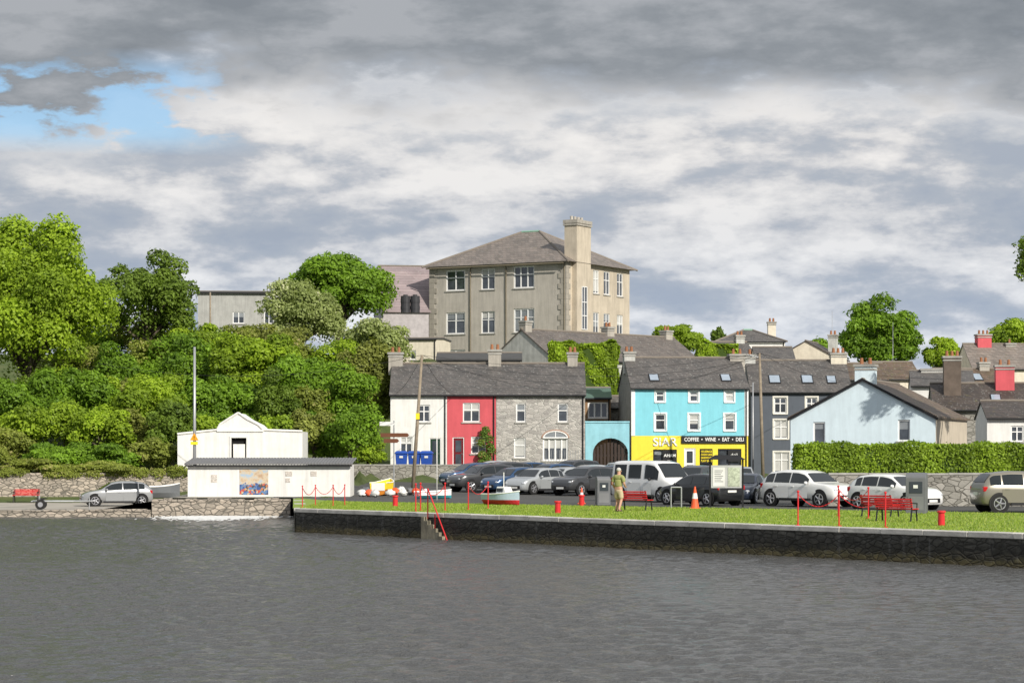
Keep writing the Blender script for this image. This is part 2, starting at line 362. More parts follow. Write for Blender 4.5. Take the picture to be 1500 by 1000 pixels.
T_('broadleaf_tree','tall bright green lime tree on the wooded bank',-110,190,292,640,20.5,G1,54000,.32,31,nl=90,gap=.215,rr=(.45,.8))
T_('broadleaf_tree','dark open sycamore with gaps in its crown',125,300,358,545,18.5,G2,14000,.32,2,nl=34,gap=.24)
T_('horse_chestnut_tree','dense dark green domed chestnut beside the school',406,586,358,500,16.5,G3,26000,.36,3,nl=60,gap=.27,rr=(.5,.78))
T_('blossom_tree','pale cream flowering hawthorn tree on the bank',375,508,408,540,17.5,G5,14000,.3,4,nl=36)
T_('broadleaf_tree','leafy bright green tree behind the gatehouse',295,455,462,640,20,G1,22000,.3,5,nl=44,gap=.27)
T_('broadleaf_tree','shaded green tree on the slope',180,345,485,655,19.6,G3,18000,.3,6,nl=38)
T_('broadleaf_tree','full green tree hanging over the gatehouse',385,540,508,668,20.5,G3,20000,.3,7,nl=40)
T_('broadleaf_tree','olive green bushy tree beside the terrace',488,582,490,660,20.4,G4,14000,.28,8,nl=34,gap=.34)
T_('blossom_tree','white flowering elder tree below the school',490,608,462,560,18.2,G5,11000,.28,9,nl=34,gap=.35)
T_('broadleaf_tree','dark low tree at the foot of the wooded bank',20,175,520,680,21.5,G3,18000,.3,10)
T_('broadleaf_tree','round green tree on the lower bank',140,285,550,680,21.6,G1,16000,.28,11)
T_('broadleaf_tree','green sapling thicket beside the bank path',-60,70,560,690,22,G3,14000,.28,12)
T_('broadleaf_tree','bushy green tree against the grey building',225,335,468,560,18.5,G1,9000,.3,13)
T_('broadleaf_tree','large green ash tree behind the rooftops',1213,1355,435,580,13,G3,18000,.42,14,nl=40,gap=.27)
T_('broadleaf_tree','small yellow green tree behind the rooftops',1345,1412,492,560,13,G1,6000,.4,15)
T_('broadleaf_tree','spreading green tree behind the red chimneys',1430,1540,462,560,14,G1,10000,.4,16)
T_('broadleaf_tree','small green tree behind the hall roof',945,1040,472,530,14.5,G1,6000,.35,17)
T_('broadleaf_tree','green tree behind the pink house',1040,1068,478,530,14,G2,2500,.35,18)
T_('broadleaf_tree','distant green tree by the aerial',1165,1225,487,560,13,G3,4000,.4,19)
T_('broadleaf_tree','overhanging leafy tree at the edge of the quay road',1472,1660,318,462,27,G2,13000,.22,20,nl=34,gap=.27)
for i,(a0,a1,b0,b1,s,m_) in enumerate([(-40,60,620,698,22.8,G7),(40,140,645,698,22.9,G3),(120,215,650,698,22.9,G3),(190,262,640,698,22.9,G7),(445,520,628,685,22,G3),(505,572,632,690,21.6,G1),(250,345,600,660,21.5,G3),(420,470,600,660,21.8,G3),(0,110,668,698,23.1,G7),(100,200,676,698,23.15,G7)]):
    T_('bush','tangled flowering bramble bush above the stone wall' if m_ is G7 else 'dense green shrub on the bank above the slipway',a0,a1,b0,b1,s,m_,7000,.22,40+i,nl=22,gap=.4,cat='bush')
rb_=random.Random(5); i=0
for cy,s,hh,pxs in ((638,22.2,44,range(-60,560,52)),(592,21.,52,range(-45,560,56)),(545,19.6,48,list(range(110,330,56))+[440,500]),(508,18.2,40,range(150,420,52))):
    for px in pxs:
        m_=rb_.choice([G1,G3,G3,G1,G7,G3,G4,G2]); w=rb_.uniform(40,60); dy=rb_.uniform(-12,12); i+=1
        T_('bush','leafy %s shrub in the thicket on the wooded bank'%{G1:'bright green',G3:'mid green',G2:'dark green',G7:'pale green',G4:'olive green'}[m_],px-w,px+w,cy-hh+dy,cy+hh+dy,s+rb_.uniform(-.2,.2),m_,4200,.27,100+i,nl=14,gap=.40,cat='bush',group='shrubs filling the wooded bank')
rg=np.random.default_rng(77)
for i in range(9):
    x=-34+i*2.3+rg.uniform(-.4,.4); o=leafmesh('trailing_shrub',G7,[(x+rg.uniform(-1.2,1.2),150.5,1.95+rg.uniform(0,.4),rg.uniform(.5,.9),.35,rg.uniform(.25,.42)) for k in range(4)],2400,.13,rg)
    tag(o,'straggling plants spilling over the rubble wall','plant','plants along the retaining wall')
def boxleaf(name,label,m,T,W,D,Hh,n,size,seed,wob=.12):
    rg=np.random.default_rng(seed); t=thing(name,label,'hedge' if 'hedge' in name else 'ivy',(0,0,0)); t.matrix_world=T
    mb=MB().box(.1,W-.1,.12,D-.12,0,Hh-.1); mb.obj('inner_foliage',mat('hedge_core',(.05,.085,.012),.9),t)
    u=rg.random((n,3)); side=rg.choice(4,n,p=[.6,.25,.08,.07]); P=u*np.array([W,D,Hh]); nn=np.zeros((n,3))
    for sd,(ax,v,nx) in enumerate([(1,0,(0,-1,0)),(2,Hh,(0,0,1)),(0,0,(-1,0,0)),(0,W,(1,0,0))]):
        q_=side==sd; P[q_,ax]=v; nn[q_]=nx
    wv=wob*(np.sin(P[:,0]*1.7+seed)+np.sin(P[:,0]*4.1+P[:,2]*3)*.6)+rg.normal(0,.05,n)-.08*rg.random(n)
    P+=nn*wv[:,None]; nn=nn+rg.normal(0,.55,(n,3)); nn/=np.linalg.norm(nn,axis=1)[:,None]
    tt=np.cross(nn,rg.normal(size=(n,3))); tt/=np.linalg.norm(tt,axis=1)[:,None]; b=np.cross(nn,tt); s=(size*rg.uniform(.6,1.4,n))[:,None]
    V=np.stack([P-tt*s*.5,P+b*s*.33,P+tt*s*.5,P-b*s*.33],1).reshape(-1,3)
    o=raw('leaf_surface',V,np.arange(4*n).reshape(-1,4),m,tone=np.clip(rg.random(n)*.6+.2*np.sin(P[:,0]*2.3)+.25,0,1)); o.parent=t; return t
boxleaf('clipped_hedge','long clipped bright green hedge on the boundary wall',G6,Matrix.Translation((12.9,108.7,2.3))@Matrix.Rotation(rad(-2),4,'Z'),38,1.6,1.5,48000,.13,5,.07)
boxleaf('wall_ivy','thick bright ivy covering the wall below the hall',G1,Matrix.Translation((2.8,181,5)),5.1,1.4,6.6,26000,.22,6,.16)
boxleaf('wall_ivy','ivy creeping over the far end of the hall roof',G1,Matrix.Translation((14.8,190,8)),3.2,1.2,4.0,9000,.2,7,.2)
# ---------------------------------------------------------------- houses
def openings_wall(mb,W,Hh,ops,mi=0,split=None,depth=.16,mlow=None):
    xs_=sorted({0,W,*[o[0] for o in ops],*[o[1] for o in ops]}); zs=sorted({0,Hh,*[o[2] for o in ops],*[o[3] for o in ops],*([split] if split else [])})
    for x0,x1 in zip(xs_,xs_[1:]):
        for z0,z1 in zip(zs,zs[1:]):
            cx,cz=(x0+x1)/2,(z0+z1)/2
            if any(o[0]<cx<o[1] and o[2]<cz<o[3] for o in ops): continue
            mb.poly([(x0,0,z0),(x1,0,z0),(x1,0,z1),(x0,0,z1)],(mlow if split and cz<split else mi))
    for o in ops:
        x0,x1,z0,z1=o[:4]; d=depth
        mb.poly([(x0,0,z0),(x0,0,z1),(x0,d,z1),(x0,d,z0)],mi); mb.poly([(x1,0,z1),(x1,0,z0),(x1,d,z0),(x1,d,z1)],mi)
        mb.poly([(x0,0,z1),(x1,0,z1),(x1,d,z1),(x0,d,z1)],mi); mb.poly([(x1,0,z0),(x0,0,z0),(x0,d,z0),(x1,d,z0)],mi)
curtain=mat('net_curtain',(.5,.5,.48),.9)
def window(par,T,o,frame=None,sur=None,cols=2,rows=2):
    x0,x1,z0,z1=o[:4]; g=MB(); g.poly([(x0,.12,z0),(x1,.12,z0),(x1,.12,z1),(x0,.12,z1)]);
    if R.random()<.65:
        cz=z1-(z1-z0)*R.choice([.3,.45,.6,.9]); g.poly([(x0+.07,.116,cz),(x1-.07,.116,cz),(x1-.07,.116,z1-.06),(x0+.07,.116,z1-.06)],1)
    w=g.obj('window',[glassm,curtain if R.random()<.5 else mat('blind_grey',(.24,.26,.28),.5)],par,T)
    f=MB(); t=.08 if (x1-x0)<1.4 else .11
    f.box(x0,x0+t,.06,.115,z0,z1); f.box(x1-t,x1,.06,.115,z0,z1); f.box(x0+t,x1-t,.06,.115,z0,z0+t); f.box(x0+t,x1-t,.06,.115,z1-t,z1)
    for i in range(1,cols): c=x0+(x1-x0)*i/cols; f.box(c-t*.5,c+t*.5,.065,.113,z0+t,z1-t)
    for i in range(1,rows): c=z0+(z1-z0)*(i/rows+(.12 if rows==2 else 0)); f.box(x0+t,x1-t,.067,.111,c-.035,c+.035)
    f.obj('frame',frame or upvc,w)
    s=MB(); s.box(x0-.1,x1+.1,-.07,.05,z0-.09,z0-.005); s.obj('sill',sur or concrete,w)
    if sur:
        s=MB(); k=.12; s.box(x0-k,x0-.002,-.03,.04,z0,z1+k); s.box(x1+.002,x1+k,-.03,.04,z0,z1+k); s.box(x0-.002,x1+.002,-.03,.04,z1+.002,z1+k); s.obj('surround',sur,w)
    return w
def door(par,T,o,m,glazed=False):
    x0,x1,z0,z1=o[:4]; d=MB(); d.box(x0+.06,x1-.06,.07,.13,z0,z1-.06)
    for a_,b_ in ((.12,.45),(.52,.9)):
        d.box(x0+.2,x1-.2,.055,.07,z0+(z1-z0)*a_,z0+(z1-z0)*b_,1 if glazed else 0)
    D=d.obj('door',[m,glassm],par,T)
    f=MB(); f.box(x0,x0+.06,.03,.12,z0,z1); f.box(x1-.06,x1,.03,.12,z0,z1); f.box(x0+.06,x1-.06,.03,.12,z1-.06,z1); f.obj('frame',upvc,D)
    h=MB(); h.cyl((x1-.2,.02,z0+1),(x1-.2,.055,z0+1),.025); h.cyl((x1-.2,.02,z0+1),(x1-.1,.02,z0+1),.012); h.obj('handle',alloy,D)
def chimney(par,x,y,z0,z1,w,d,m,pots=2,capm=None):
    mb=MB().box(x-w/2,x+w/2,y-d/2,y+d/2,z0,z1-.15); mb.box(x-w/2-.08,x+w/2+.08,y-d/2-.08,y+d/2+.08,z1-.15,z1,1); mb.box(x-w/2-.04,x+w/2+.04,y-d/2-.04,y+d/2+.04,z1-.35,z1-.25,1)
    for i in range(pots):
        px_=x+(i-(pots-1)/2)*w/max(1,pots)*.9; mb.cyl((px_,y,z1),(px_,y,z1+.38),.12,.09,8,2)
    return mb.obj('chimney',[m,capm or concrete,mat('terracotta_pot',(.32,.14,.07),.8)],par)
def house(name,label,cat,loc,rot,W,D,E,Rg,wm,rm,ops=(),ridge='x',chims=(),split=None,lowm=None,sidem=None,sky=(),over=.2,sur=None,frame=None,sideops=(),gut=True,doorm=None,group=None,openf=True):
    t=thing(name,label,cat,loc,rot,group); side=sidem or wm
    mb=MB(); openings_wall(mb,W,E,list(ops),0,split,mlow=1)
    b0=-3
    mb.poly([(0,0,b0),(W,0,b0),(W,0,0),(0,0,0)],1 if split else 0)
    mb.poly([(W,D,b0),(0,D,b0),(0,D,E),(W,D,E)],2)
    mb.poly([(0,D,b0),(0,0,b0),(0,0,E),(0,D,E)],2)
    if sideops:
        mb.T=Matrix.Translation((W,0,0))@Matrix.Rotation(rad(90),4,'Z'); openings_wall(mb,D,E,list(sideops),3); mb.T=Matrix()
        mb.poly([(W,0,b0),(W,D,b0),(W,D,0),(W,0,0)],3)
    else: mb.poly([(W,0,b0),(W,D,b0),(W,D,E),(W,0,E)],3)
    if ridge=='x':
        mb.poly([(0,D,E),(0,0,E),(0,D/2,Rg)],2); mb.poly([(W,0,E),(W,D,E),(W,D/2,Rg)],2)
    elif ridge=='y':
        mb.poly([(0,0,E),(W,0,E),(W/2,0,Rg)],0); mb.poly([(W,D,E),(0,D,E),(W/2,D,Rg)],2)
    mb.obj('wall',[wm,lowm or wm,side,(sideops and roughw) if name=='school_building' else side],t)  # school side wall takes the sunlit tone, its front the greyer one
    r=MB(); th=.12
    if ridge in 'xy':
        if ridge=='x': half=D/2; ln=W; mp=lambda a,b,c:(a,b,c)
        else: half=W/2; ln=D; mp=lambda a,b,c:(b,a,c)
        sl=(Rg-E)/half; o_=over; ge=.08
        for sg in (0,1):
            f0=(-o_,E-o_*sl) ; f1=(half,Rg)
            g=lambda b: b if sg==0 else 2*half-b
            P=[mp(-ge,g(f0[0]),f0[1]),mp(ln+ge,g(f0[0]),f0[1]),mp(ln+ge,g(f1[0]),f1[1]),mp(-ge,g(f1[0]),f1[1])]
            Q=[(p[0],p[1],p[2]+th) for p in P]
            r.poly(Q); r.poly(P[::-1])
            for i in range(4): j=(i+1)%4; r.poly([P[i],P[j],Q[j],Q[i]])
        a0,a1=mp(-ge,half,Rg+th),mp(ln+ge,half,Rg+th); r.cyl(a0,a1,.09,n=6,mi=1)
    else:
        o_=over; h=D/2; A=[(-o_,-o_,E),(W+o_,-o_,E),(W+o_,D+o_,E),(-o_,D+o_,E)]; B0=(min(h,W/2-.01),h,Rg);B1=(max(W-h,W/2+.01),h,Rg)
        r.poly([A[0],A[1],B1,B0]);r.poly([A[2],A[3],B0,B1]);r.poly([A[1],A[2],B1]);r.poly([A[3],A[0],B0]); r.poly(A[::-1],1)
        r.cyl(B0,B1,.12,n=6,mi=2)
        for a_,b_ in ((A[0],B0),(A[1],B1),(A[2],B1),(A[3],B0)): r.cyl(a_,b_,.1,n=6,mi=1)
    ro=r.obj('roof',[rm,mat('ridge_tile',(.22,.19,.16),.8),mat('verdigris_copper',(.25,.42,.32),.7)],t)
    for c in chims: chimney(ro,*c)
    for (sx,sz,sw,shh) in sky:
        sl=(Rg-E)/(D/2); y0=(sz-E)/sl; y1=(sz+shh-E)/sl; s=MB()
        def Q4(a,b,c,d_,off): return [(a,c,E+c*sl+off),(b,c,E+c*sl+off),(b,d_,E+d_*sl+off),(a,d_,E+d_*sl+off)]
        s.poly(Q4(sx,sx+sw,y0,y1,th+.08),0); 
        P=Q4(sx-.07,sx+sw+.07,y0-.07,y1+.07,th+.06); s.poly(P,1); P2=[(p[0],p[1],p[2]-.07) for p in P]
        for i in range(4): j=(i+1)%4; s.poly([P2[i],P2[j],P[j],P[i]],1)
        s.obj('skylight',[mat('skylight_glass',(.32,.38,.45),.08,spec=.9),black],ro)
    T0=Matrix()
    for o in ops:
        k=o[4] if len(o)>4 else 'w'
        if k=='w': window(t,T0,o,frame,sur,*(o[5] if len(o)>5 else (2,2)))
        elif k=='d': door(t,T0,o,o[5] if len(o)>5 else black,True)
        elif k=='s': window(t,T0,o,black,None,2,1)
    Ts=Matrix.Translation((W,0,0))@Matrix.Rotation(rad(90),4,'Z')
    for o in sideops: window(t,Ts,o,frame,sur,*(o[5] if len(o)>5 else (2,2)))
    if gut and ridge!='y':
        g=MB(); g.cyl((-.05,-over-.04,E-over*.3),(W+.05,-over-.04,E-over*.3),.06,n=8); g.cyl((W-.15,-.06,0),(W-.15,-.06,E-.1),.045)
        g.obj('gutter',black if name!='school_building' else mat('rust_pipe',(.2,.17,.12),.7),t)
    return t
redw=mat('red_render',(.62,.105,.125),.7,var=.1,streak=.15,bmp=.15)
turq=mat('turquoise_render',(.225,.60,.70),.7,var=.06,streak=.12,bmp=.1)
yellow=mat('yellow_render',(.86,.70,.06),.6,var=.06,streak=.1)
pale=mat('pale_blue_render',(.68,.80,.86),.7,var=.06,streak=.12,bmp=.15)
slateblue=mat('slate_blue_render',(.10,.115,.14),.7,var=.1,streak=.1)
cream=mat('cream_render',(.72,.66,.54),.8,streak=.2); pinkr=mat('pink_render',(.70,.42,.38),.8); greyr=mat('pale_grey_render',(.54,.54,.51),.85,streak=.35,var=.2)
s=21.;y0=Y(s)
def lx(px,base,s_=21.): return X(px,s_)-X(base,s_)
house('terraced_house','white rendered two storey terraced house with slate roof','house',(X(572,s),y0,2.3),0,X(655,s)-X(572,s),7,5.1,7.3,white,slate1,
 ops=[(lx(612,572),lx(630,572),3.2,4.4),(lx(629,572),lx(646,572),0,2.1,'d',mat('dark_green_door',(.02,.05,.03),.4)),(lx(586,572),lx(604,572),1.0,2.2)],chims=[(.2,3.5,6.6,8.2,1.0,.7,rough,2)])
house('terraced_house','bright red rendered two storey terraced house','house',(X(655,s),y0-.02,2.3),0,X(726.5,s)-X(655,s),7,5.1,7.3,redw,slate1,
 ops=[(lx(678,655),lx(703,655),3.2,4.55),(lx(663,655),lx(680,655),0,2.15,'d',mat('dark_red_door',(.16,.015,.02),.4)),(lx(690,655),lx(712,655),1.0,2.2)],chims=[(3.3,3.5,6.6,8.4,.9,.7,rough,2)],frame=upvc)
house('terraced_house','stone fronted two storey terraced house with arched window','house',(X(727,s),y0,2.3),0,X(857,s)-X(727,s),7,5.1,7.3,facestone,slate1,
 ops=[(lx(756,727),lx(770,727),3.2,4.5,'w',(1,2)),(lx(817,727),lx(832,727),3.2,4.5,'w',(1,2)),(lx(753,727),lx(770,727),.7,2.1,'w',(1,2)),(lx(795,727),lx(832,727),0.5,2.1,'w',(4,1))],chims=[(5.4,3.5,6.6,8.2,.7,.7,rough,2)],sidem=rough)
t=thing('window_arch','white framed arched fanlight above the wide cottage window','window',(X(813.5,21),y0-.03,4.4)); mb=MB()
w=.88;pts=[(w*math.cos(a_),0,.48*math.sin(a_)) for a_ in np.linspace(0,math.pi,12)]; mb.poly(pts[::-1]); mb.obj('fanlight_glass',mat('blind_grey'),t)
mb=MB()
for a_,b_ in zip(pts,pts[1:]): mb.cyl((a_[0]*1.07,0,a_[2]*1.12),(b_[0]*1.07,0,b_[2]*1.12),.05,n=6)
mb.obj('arch_trim',mat('brick_red_trim',(.42,.27,.20),.8),t); mb=MB()
for a_,b_ in zip(pts,pts[1:]): mb.cyl((a_[0]*.95,-.01,a_[2]*.95),(b_[0]*.95,-.01,b_[2]*.95),.05,n=6)
mb.cyl((0,-.01,0),(0,-.01,.46),.035); mb.cyl((-w,-.01,0),(w,-.01,0),.05); mb.obj('frame',upvc,t)
s=20.7; t=thing('archway_wall','turquoise rendered archway wall with wooden gate','archway',(X(857.5,s),Y(s),1.4)); mb=MB(); W=(922-857.5)/s; Hh=Z(619,s)-1.4
ax,aw=W*.57,1.25; zr=1.9; arc=[(ax+aw*math.cos(a_),0,zr+1.1*math.sin(a_)) for a_ in np.linspace(math.pi,0,13)]
for dy,flip in ((0,0),(.4,1)):
    f=lambda p:[(a_[0],dy,a_[2]) for a_ in (p if not flip else p[::-1])]
    mb.poly(f([(0,0,-1),(ax-aw,0,-1),(ax-aw,0,zr),(ax-aw,0,Hh),(0,0,Hh)])); mb.poly(f([(ax+aw,0,-1),(W,0,-1),(W,0,Hh),(ax+aw,0,Hh)]))
    for a_,b_ in zip(arc,arc[1:]): mb.poly(f([a_,b_,(b_[0],0,Hh),(a_[0],0,Hh)]))
for a_,b_ in zip(arc,arc[1:]): mb.poly([a_,(a_[0],.4,a_[2]),(b_[0],.4,b_[2]),b_])
mb.box(-.02,W+.02,-.06,.46,Hh,Hh+.12); mb.poly([(ax-aw,0,-1),(ax-aw,.4,-1),(ax-aw,.4,zr),(ax-aw,0,zr)]); mb.obj('wall',mat('archway_blue',(.29,.58,.68),.7,streak=.15),t)
mb=MB()
for i in range(10): mb.box(ax-aw+.03+i*.25,ax-aw+.2+i*.25,.25,.3,0,2.2+.5*math.sin(math.pi*(i+.5)/10))
mb.box(ax-aw,ax+aw,.31,.34,.3,.45); mb.box(ax-aw,ax+aw,.31,.34,1.7,1.85); mb.obj('gate',mat('dark_gate_timber',(.05,.035,.03),.7),t)
house('rear_extension','brown timber and glass extension behind the archway','building',(X(857,19.8),Y(19.8),1.5),0,1.9,4,5.9,6.6,mat('brown_cladding',(.28,.17,.09),.7,var=.3,scale=4),mat('green_glass_roof',(.1,.16,.14),.3),ops=[(.2,1.7,4.4,5.6,'w',(3,1)),(.2,1.7,3.0,4.0,'w',(2,1))])
house('stone_outbuilding','rough stone gabled outbuilding behind the archway','building',(X(880,19.6),Y(19.6),1.5),0,2.0,3,5.2,6.0,stonewall,slate1)
s=20.5; base=1.5; W=(1098-925)/s
def tx(px): return (px-925)/s
def tz(py): return Z(py,s)-base
swhite=mat('surround_white',(.78,.81,.81),.6)
t=house('shop_building','three storey turquoise and yellow cafe building with slate roof','shop',(X(925,s),Y(s),base),5,W,7,tz(568),tz(568)+2.2,turq,slate1,
 ops=[(tx(a_),tx(a_)+.62,tz(588),tz(573)) + ('w',(1,2)) for a_ in (961,1011,1064)]+[(tx(a_),tx(a_)+.75,tz(630),tz(606))+('w',(1,2)) for a_ in (960,1010,1063)]+
 [(tx(957),tx(992),tz(684),tz(658),'s'),(tx(1003),tx(1020),0,tz(656),'d',upvc),(tx(1026),tx(1045),tz(688),tz(657),'s'),(tx(1053),tx(1088),tz(684),tz(657),'s')],
 split=tz(638),lowm=yellow,sidem=mat('grey_gable_render',(.28,.28,.27),.9,streak=.3,var=.2,bmp=.3),chims=[(.3,3.5,tz(545),tz(512),.8,.9,greyr,2),(W-.2,3.5,tz(545),tz(515),1.1,.9,rough,2)],sky=[(tx(955),tz(560),.6,.45),(tx(1062),tz(560),.6,.45)],sur=swhite)
MB().box(tx(999),tx(1095),-.12,-.01,tz(649),tz(638)).obj('fascia_sign',black,t)
wl=mat('lettering_white',(.84,.84,.82),.5,var=.01); yl=mat('lettering_yellow',(.85,.68,.03),.5,var=.01)
text(t,'COFFEE  •  WINE  •  EAT  •  DELI',.37,((tx(999)+tx(1095))/2,-.14,tz(643.5)),wl,bold=.006,width=4.3)
text(t,'SIAR',.84,(tx(974.5),-.05,tz(647.5)),wl,bold=.01,width=1.75,ext=.025)
MB().box(tx(971),tx(992),-.05,-.01,tz(682),tz(659)).obj('hanging_panel',black,t); text(t,'AHAM',.3,(tx(981.5),-.07,tz(667)),wl,bold=.006,width=.85); text(t,'CAFE',.16,(tx(981.5),-.07,tz(675)),wl)
MB().box(tx(1027),tx(1045),-.05,-.01,tz(679),tz(658)).obj('hanging_panel',black,t)
for i,w_ in enumerate(('HOUSEMADE','GOODS CAKES','SANDWICHES','PLANT BASED')): text(t,w_,.2,(tx(1036),-.07,tz(661+i*4.6)),yl,bold=.005,width=.8)
MB().box(tx(1068),tx(1086),-.05,-.01,tz(676),tz(658)).obj('hanging_panel',black,t); text(t,'deli',.3,(tx(1077),-.07,tz(666)),wl,width=.5)
MB().box(-.02,.26,-.035,-.004,tz(638),tz(568)).obj('quoin_strip',swhite,t); MB().box(W-.26,W+.02,-.035,-.004,tz(638),tz(568)).obj('quoin_strip',swhite,t)
s=19.5; gx=lambda px:(px-1100)/s; gz=lambda py:Z(py,s)-1.5
house('town_house','dark slate blue house with white framed windows','house',(X(1100,s),Y(s),1.5),0,gx(1247),7,gz(574),gz(574)+2.4,slateblue,slate1,
 ops=[(gx(1134),gx(1152),gz(605),gz(582)),(gx(1181),gx(1197),gz(605),gz(582)),(gx(1134),gx(1154),gz(642),gz(615)),(gx(1181),gx(1197),gz(642),gz(615)),(gx(1134),gx(1156),gz(692),gz(662)),(gx(1175),gx(1190),0,gz(655),'d',black)],
 sur=mat('surround_cream',(.74,.72,.65),.6),sky=[(gx(1130),gz(563),.75,.55),(gx(1178),gz(563),.75,.55),(gx(1215),gz(563),.6,.5)],chims=[(gx(1237),3.5,gz(555),gz(514),1.2,.9,cream,3),(gx(1105),3.5,gz(555),gz(516),.8,.8,greyr,1)])
s=25.; bz=1.2; W=8.5; px_=lambda px:(px-1158)/(1360-1158)*W; pz=lambda py:Z(py,s)-bz
t=house('gable_cottage','pale blue rendered gable ended cottage with brown mossy roof','house',(X(1158,s),Y(s),bz),-20,W,11,pz(612),pz(559),pale,slate2,
 ops=[(px_(1190),px_(1207),pz(652),pz(618),'w',(1,1)),(px_(1308),px_(1325),pz(646),pz(615),'w',(1,1))],ridge='y',chims=[(W/2,1.0,pz(582),pz(534),1.1,1.0,pale,2)],over=.15,gut=False,sidem=roughw)
mb=MB(); e0=(-.16,-.1,pz(612)-.1);ap=(W/2,-.1,pz(559)+.1);e1=(W+.16,-.1,pz(612)-.1)
for a_,b_ in ((e0,ap),(ap,e1)): mb.cyl(a_,b_,.1,n=4)
mb.obj('bargeboard',black,t)
th=30; zc=11
ops=[(1.7,3.7,6.9,8.75,'w',(2,2)),(5.4,6.8,6.9,8.75,'w',(2,2)),(8.75,10.85,6.9,8.85,'w',(3,2)),(1.7,3.7,3.0,4.95,'w',(2,2)),(5.4,6.8,3.0,4.95,'w',(2,2)),(8.75,10.85,3.0,5.1,'w',(3,2)),(1.7,3.7,-.2,1.6),(9.0,10.6,-.2,1.6)]
so=[(5.1,6.2,6.6,8.7),(7.1,8.3,6.6,8.7),(9.7,10.9,6.6,8.7),(5.1,6.2,2.8,4.9),(7.1,8.3,2.8,4.9),(9.7,10.9,2.8,4.9)]
W=14.04;D=12.2
t=house('school_building','large grey roughcast two storey school with hipped roof','building',(-7.43,216.6,zc),-th,W,D,9.1,12.5,schoolr,slate3,ops=ops,ridge='h',sideops=so,over=.55,gut=True)
mb=MB().box(W-.75,W+.5,1.1,3.7,-4,12.55); mb.box(W-.85,W+.6,1.0,3.8,12.35,12.5,1);mb.box(W-.85,W+.6,1.0,3.8,12.55,12.85,1)
for k in range(4): mb.cyl((W-.2,1.4+k*.62,12.85),(W-.2,1.4+k*.62,13.2),.14,mi=1)
mb.obj('chimney_stack',[roughw,rough],t)  # stack coloured as sun-warmed, like the school's side wall
mb=MB().box(W+.502,W+.51,2.0,2.9,3.2,7.0); w_=mb.obj('stair_window',glassm,t); mb=MB()
for a_ in (1.95,2.4,2.9): mb.box(W+.512,W+.55,a_,a_+.07,3.2,7.0)
for a_ in (3.2,4.4,5.6,6.95): mb.box(W+.555,W+.57,2.02,2.9,a_,a_+.07)
mb.obj('frame',upvc,w_)
qm=mat('quoin_stone',(.38,.35,.30),.9,streak=.3)
mb=MB(); m2=MB()
for k in range(24):
    e=.75 if k%2 else .5; mb.box(W-e,W+.05,-.06,-.003,-2+k*.46,-2+k*.46+.45); mb.box(W+.004,W+.06,0,e,-2+k*.46,-2+k*.46+.45)
    m2.box(-.05,e,-.06,-.003,-2+k*.46,-2+k*.46+.45)
mb.obj('quoins',qm,t); m2.obj('quoins',qm,t)
for a_ in (8.0,4.3): MB().cyl((a_,-.08,-2),(a_,-.08,8.9),.05).obj('downpipe',mat('rust_pipe'),t)
house('school_annex','school annex with faded corrugated roof','building',(X(560,16.2),Y(16.2),10),8,4.9,8,6.2,10.4,mat('corrugated_cladding',(.45,.42,.43),.6,var=.25,scale=2),slate('faded_roof',(.38,.30,.30),(.30,.24,.25),w=6,h=.25),gut=False)
t=house('flat_roof_store','white rendered flat roofed store below the school','building',(X(574,17.3),Y(17.3),7),-12,3.9,5,5.9,6.0,cream,mat('roof_felt',(.08,.08,.08),.9),ops=[(1.6,2.1,4.2,5.0,'w',(1,1))],over=.1)
tk=mat('tank_black',(.045,.045,.05),.5)
for k,a_ in enumerate((594,608)):
    t=thing('water_tank','black ribbed plastic water tank on a flat roof','water tank',(X(a_,16.9),Y(16.9),Z(458,16.9)),0,'water tanks on the store roof'); mb=MB()
    for i in range(5): mb.cyl((0,0,i*.29),(0,0,i*.29+.29),.41+.025*(i%2),n=14)
    mb.obj('tank_body',tk,t); MB().cyl((0,0,1.45),(0,0,1.56),.2,n=10).obj('lid',tk,t)
house('long_grey_building','long grey block building with flat dark roof edge','building',(X(290,15.8),Y(15.8),8.5),5,8.4,7,Z(428,15.8)-8.5,Z(425,15.8)-8.5,mat('grey_block',(.42,.42,.40),.9,streak=.3),mat('roof_felt'),ops=[(3.2,4.3,6.8,7.9,'w',(2,1)),(6.1,7.0,6.8,7.9,'w',(2,1))],over=.2)
t=house('hall_building','old slate roofed hall with pale plastered gable','building',(X(810,18.2),Y(18.2),6),48,20,6.8,4.9,7.3,greyr,slate('hall_slate',(.19,.16,.14),(.12,.105,.095),moss=.1),chims=[(.5,3.4,5.8,8.1,.8,.7,rough,1),(11.,3.4,5.8,8.0,.9,.7,rough,2),(19.,3.4,5.8,8.0,.9,.7,rough,2)],sideops=())
house('small_outbuilding','low grey roofed outbuilding above the terrace','building',(X(640,19),Y(19),6.5),0,6.5,5,Z(527,19)-6.5,Z(517,19)-6.5,greyr,mat('roof_felt'))
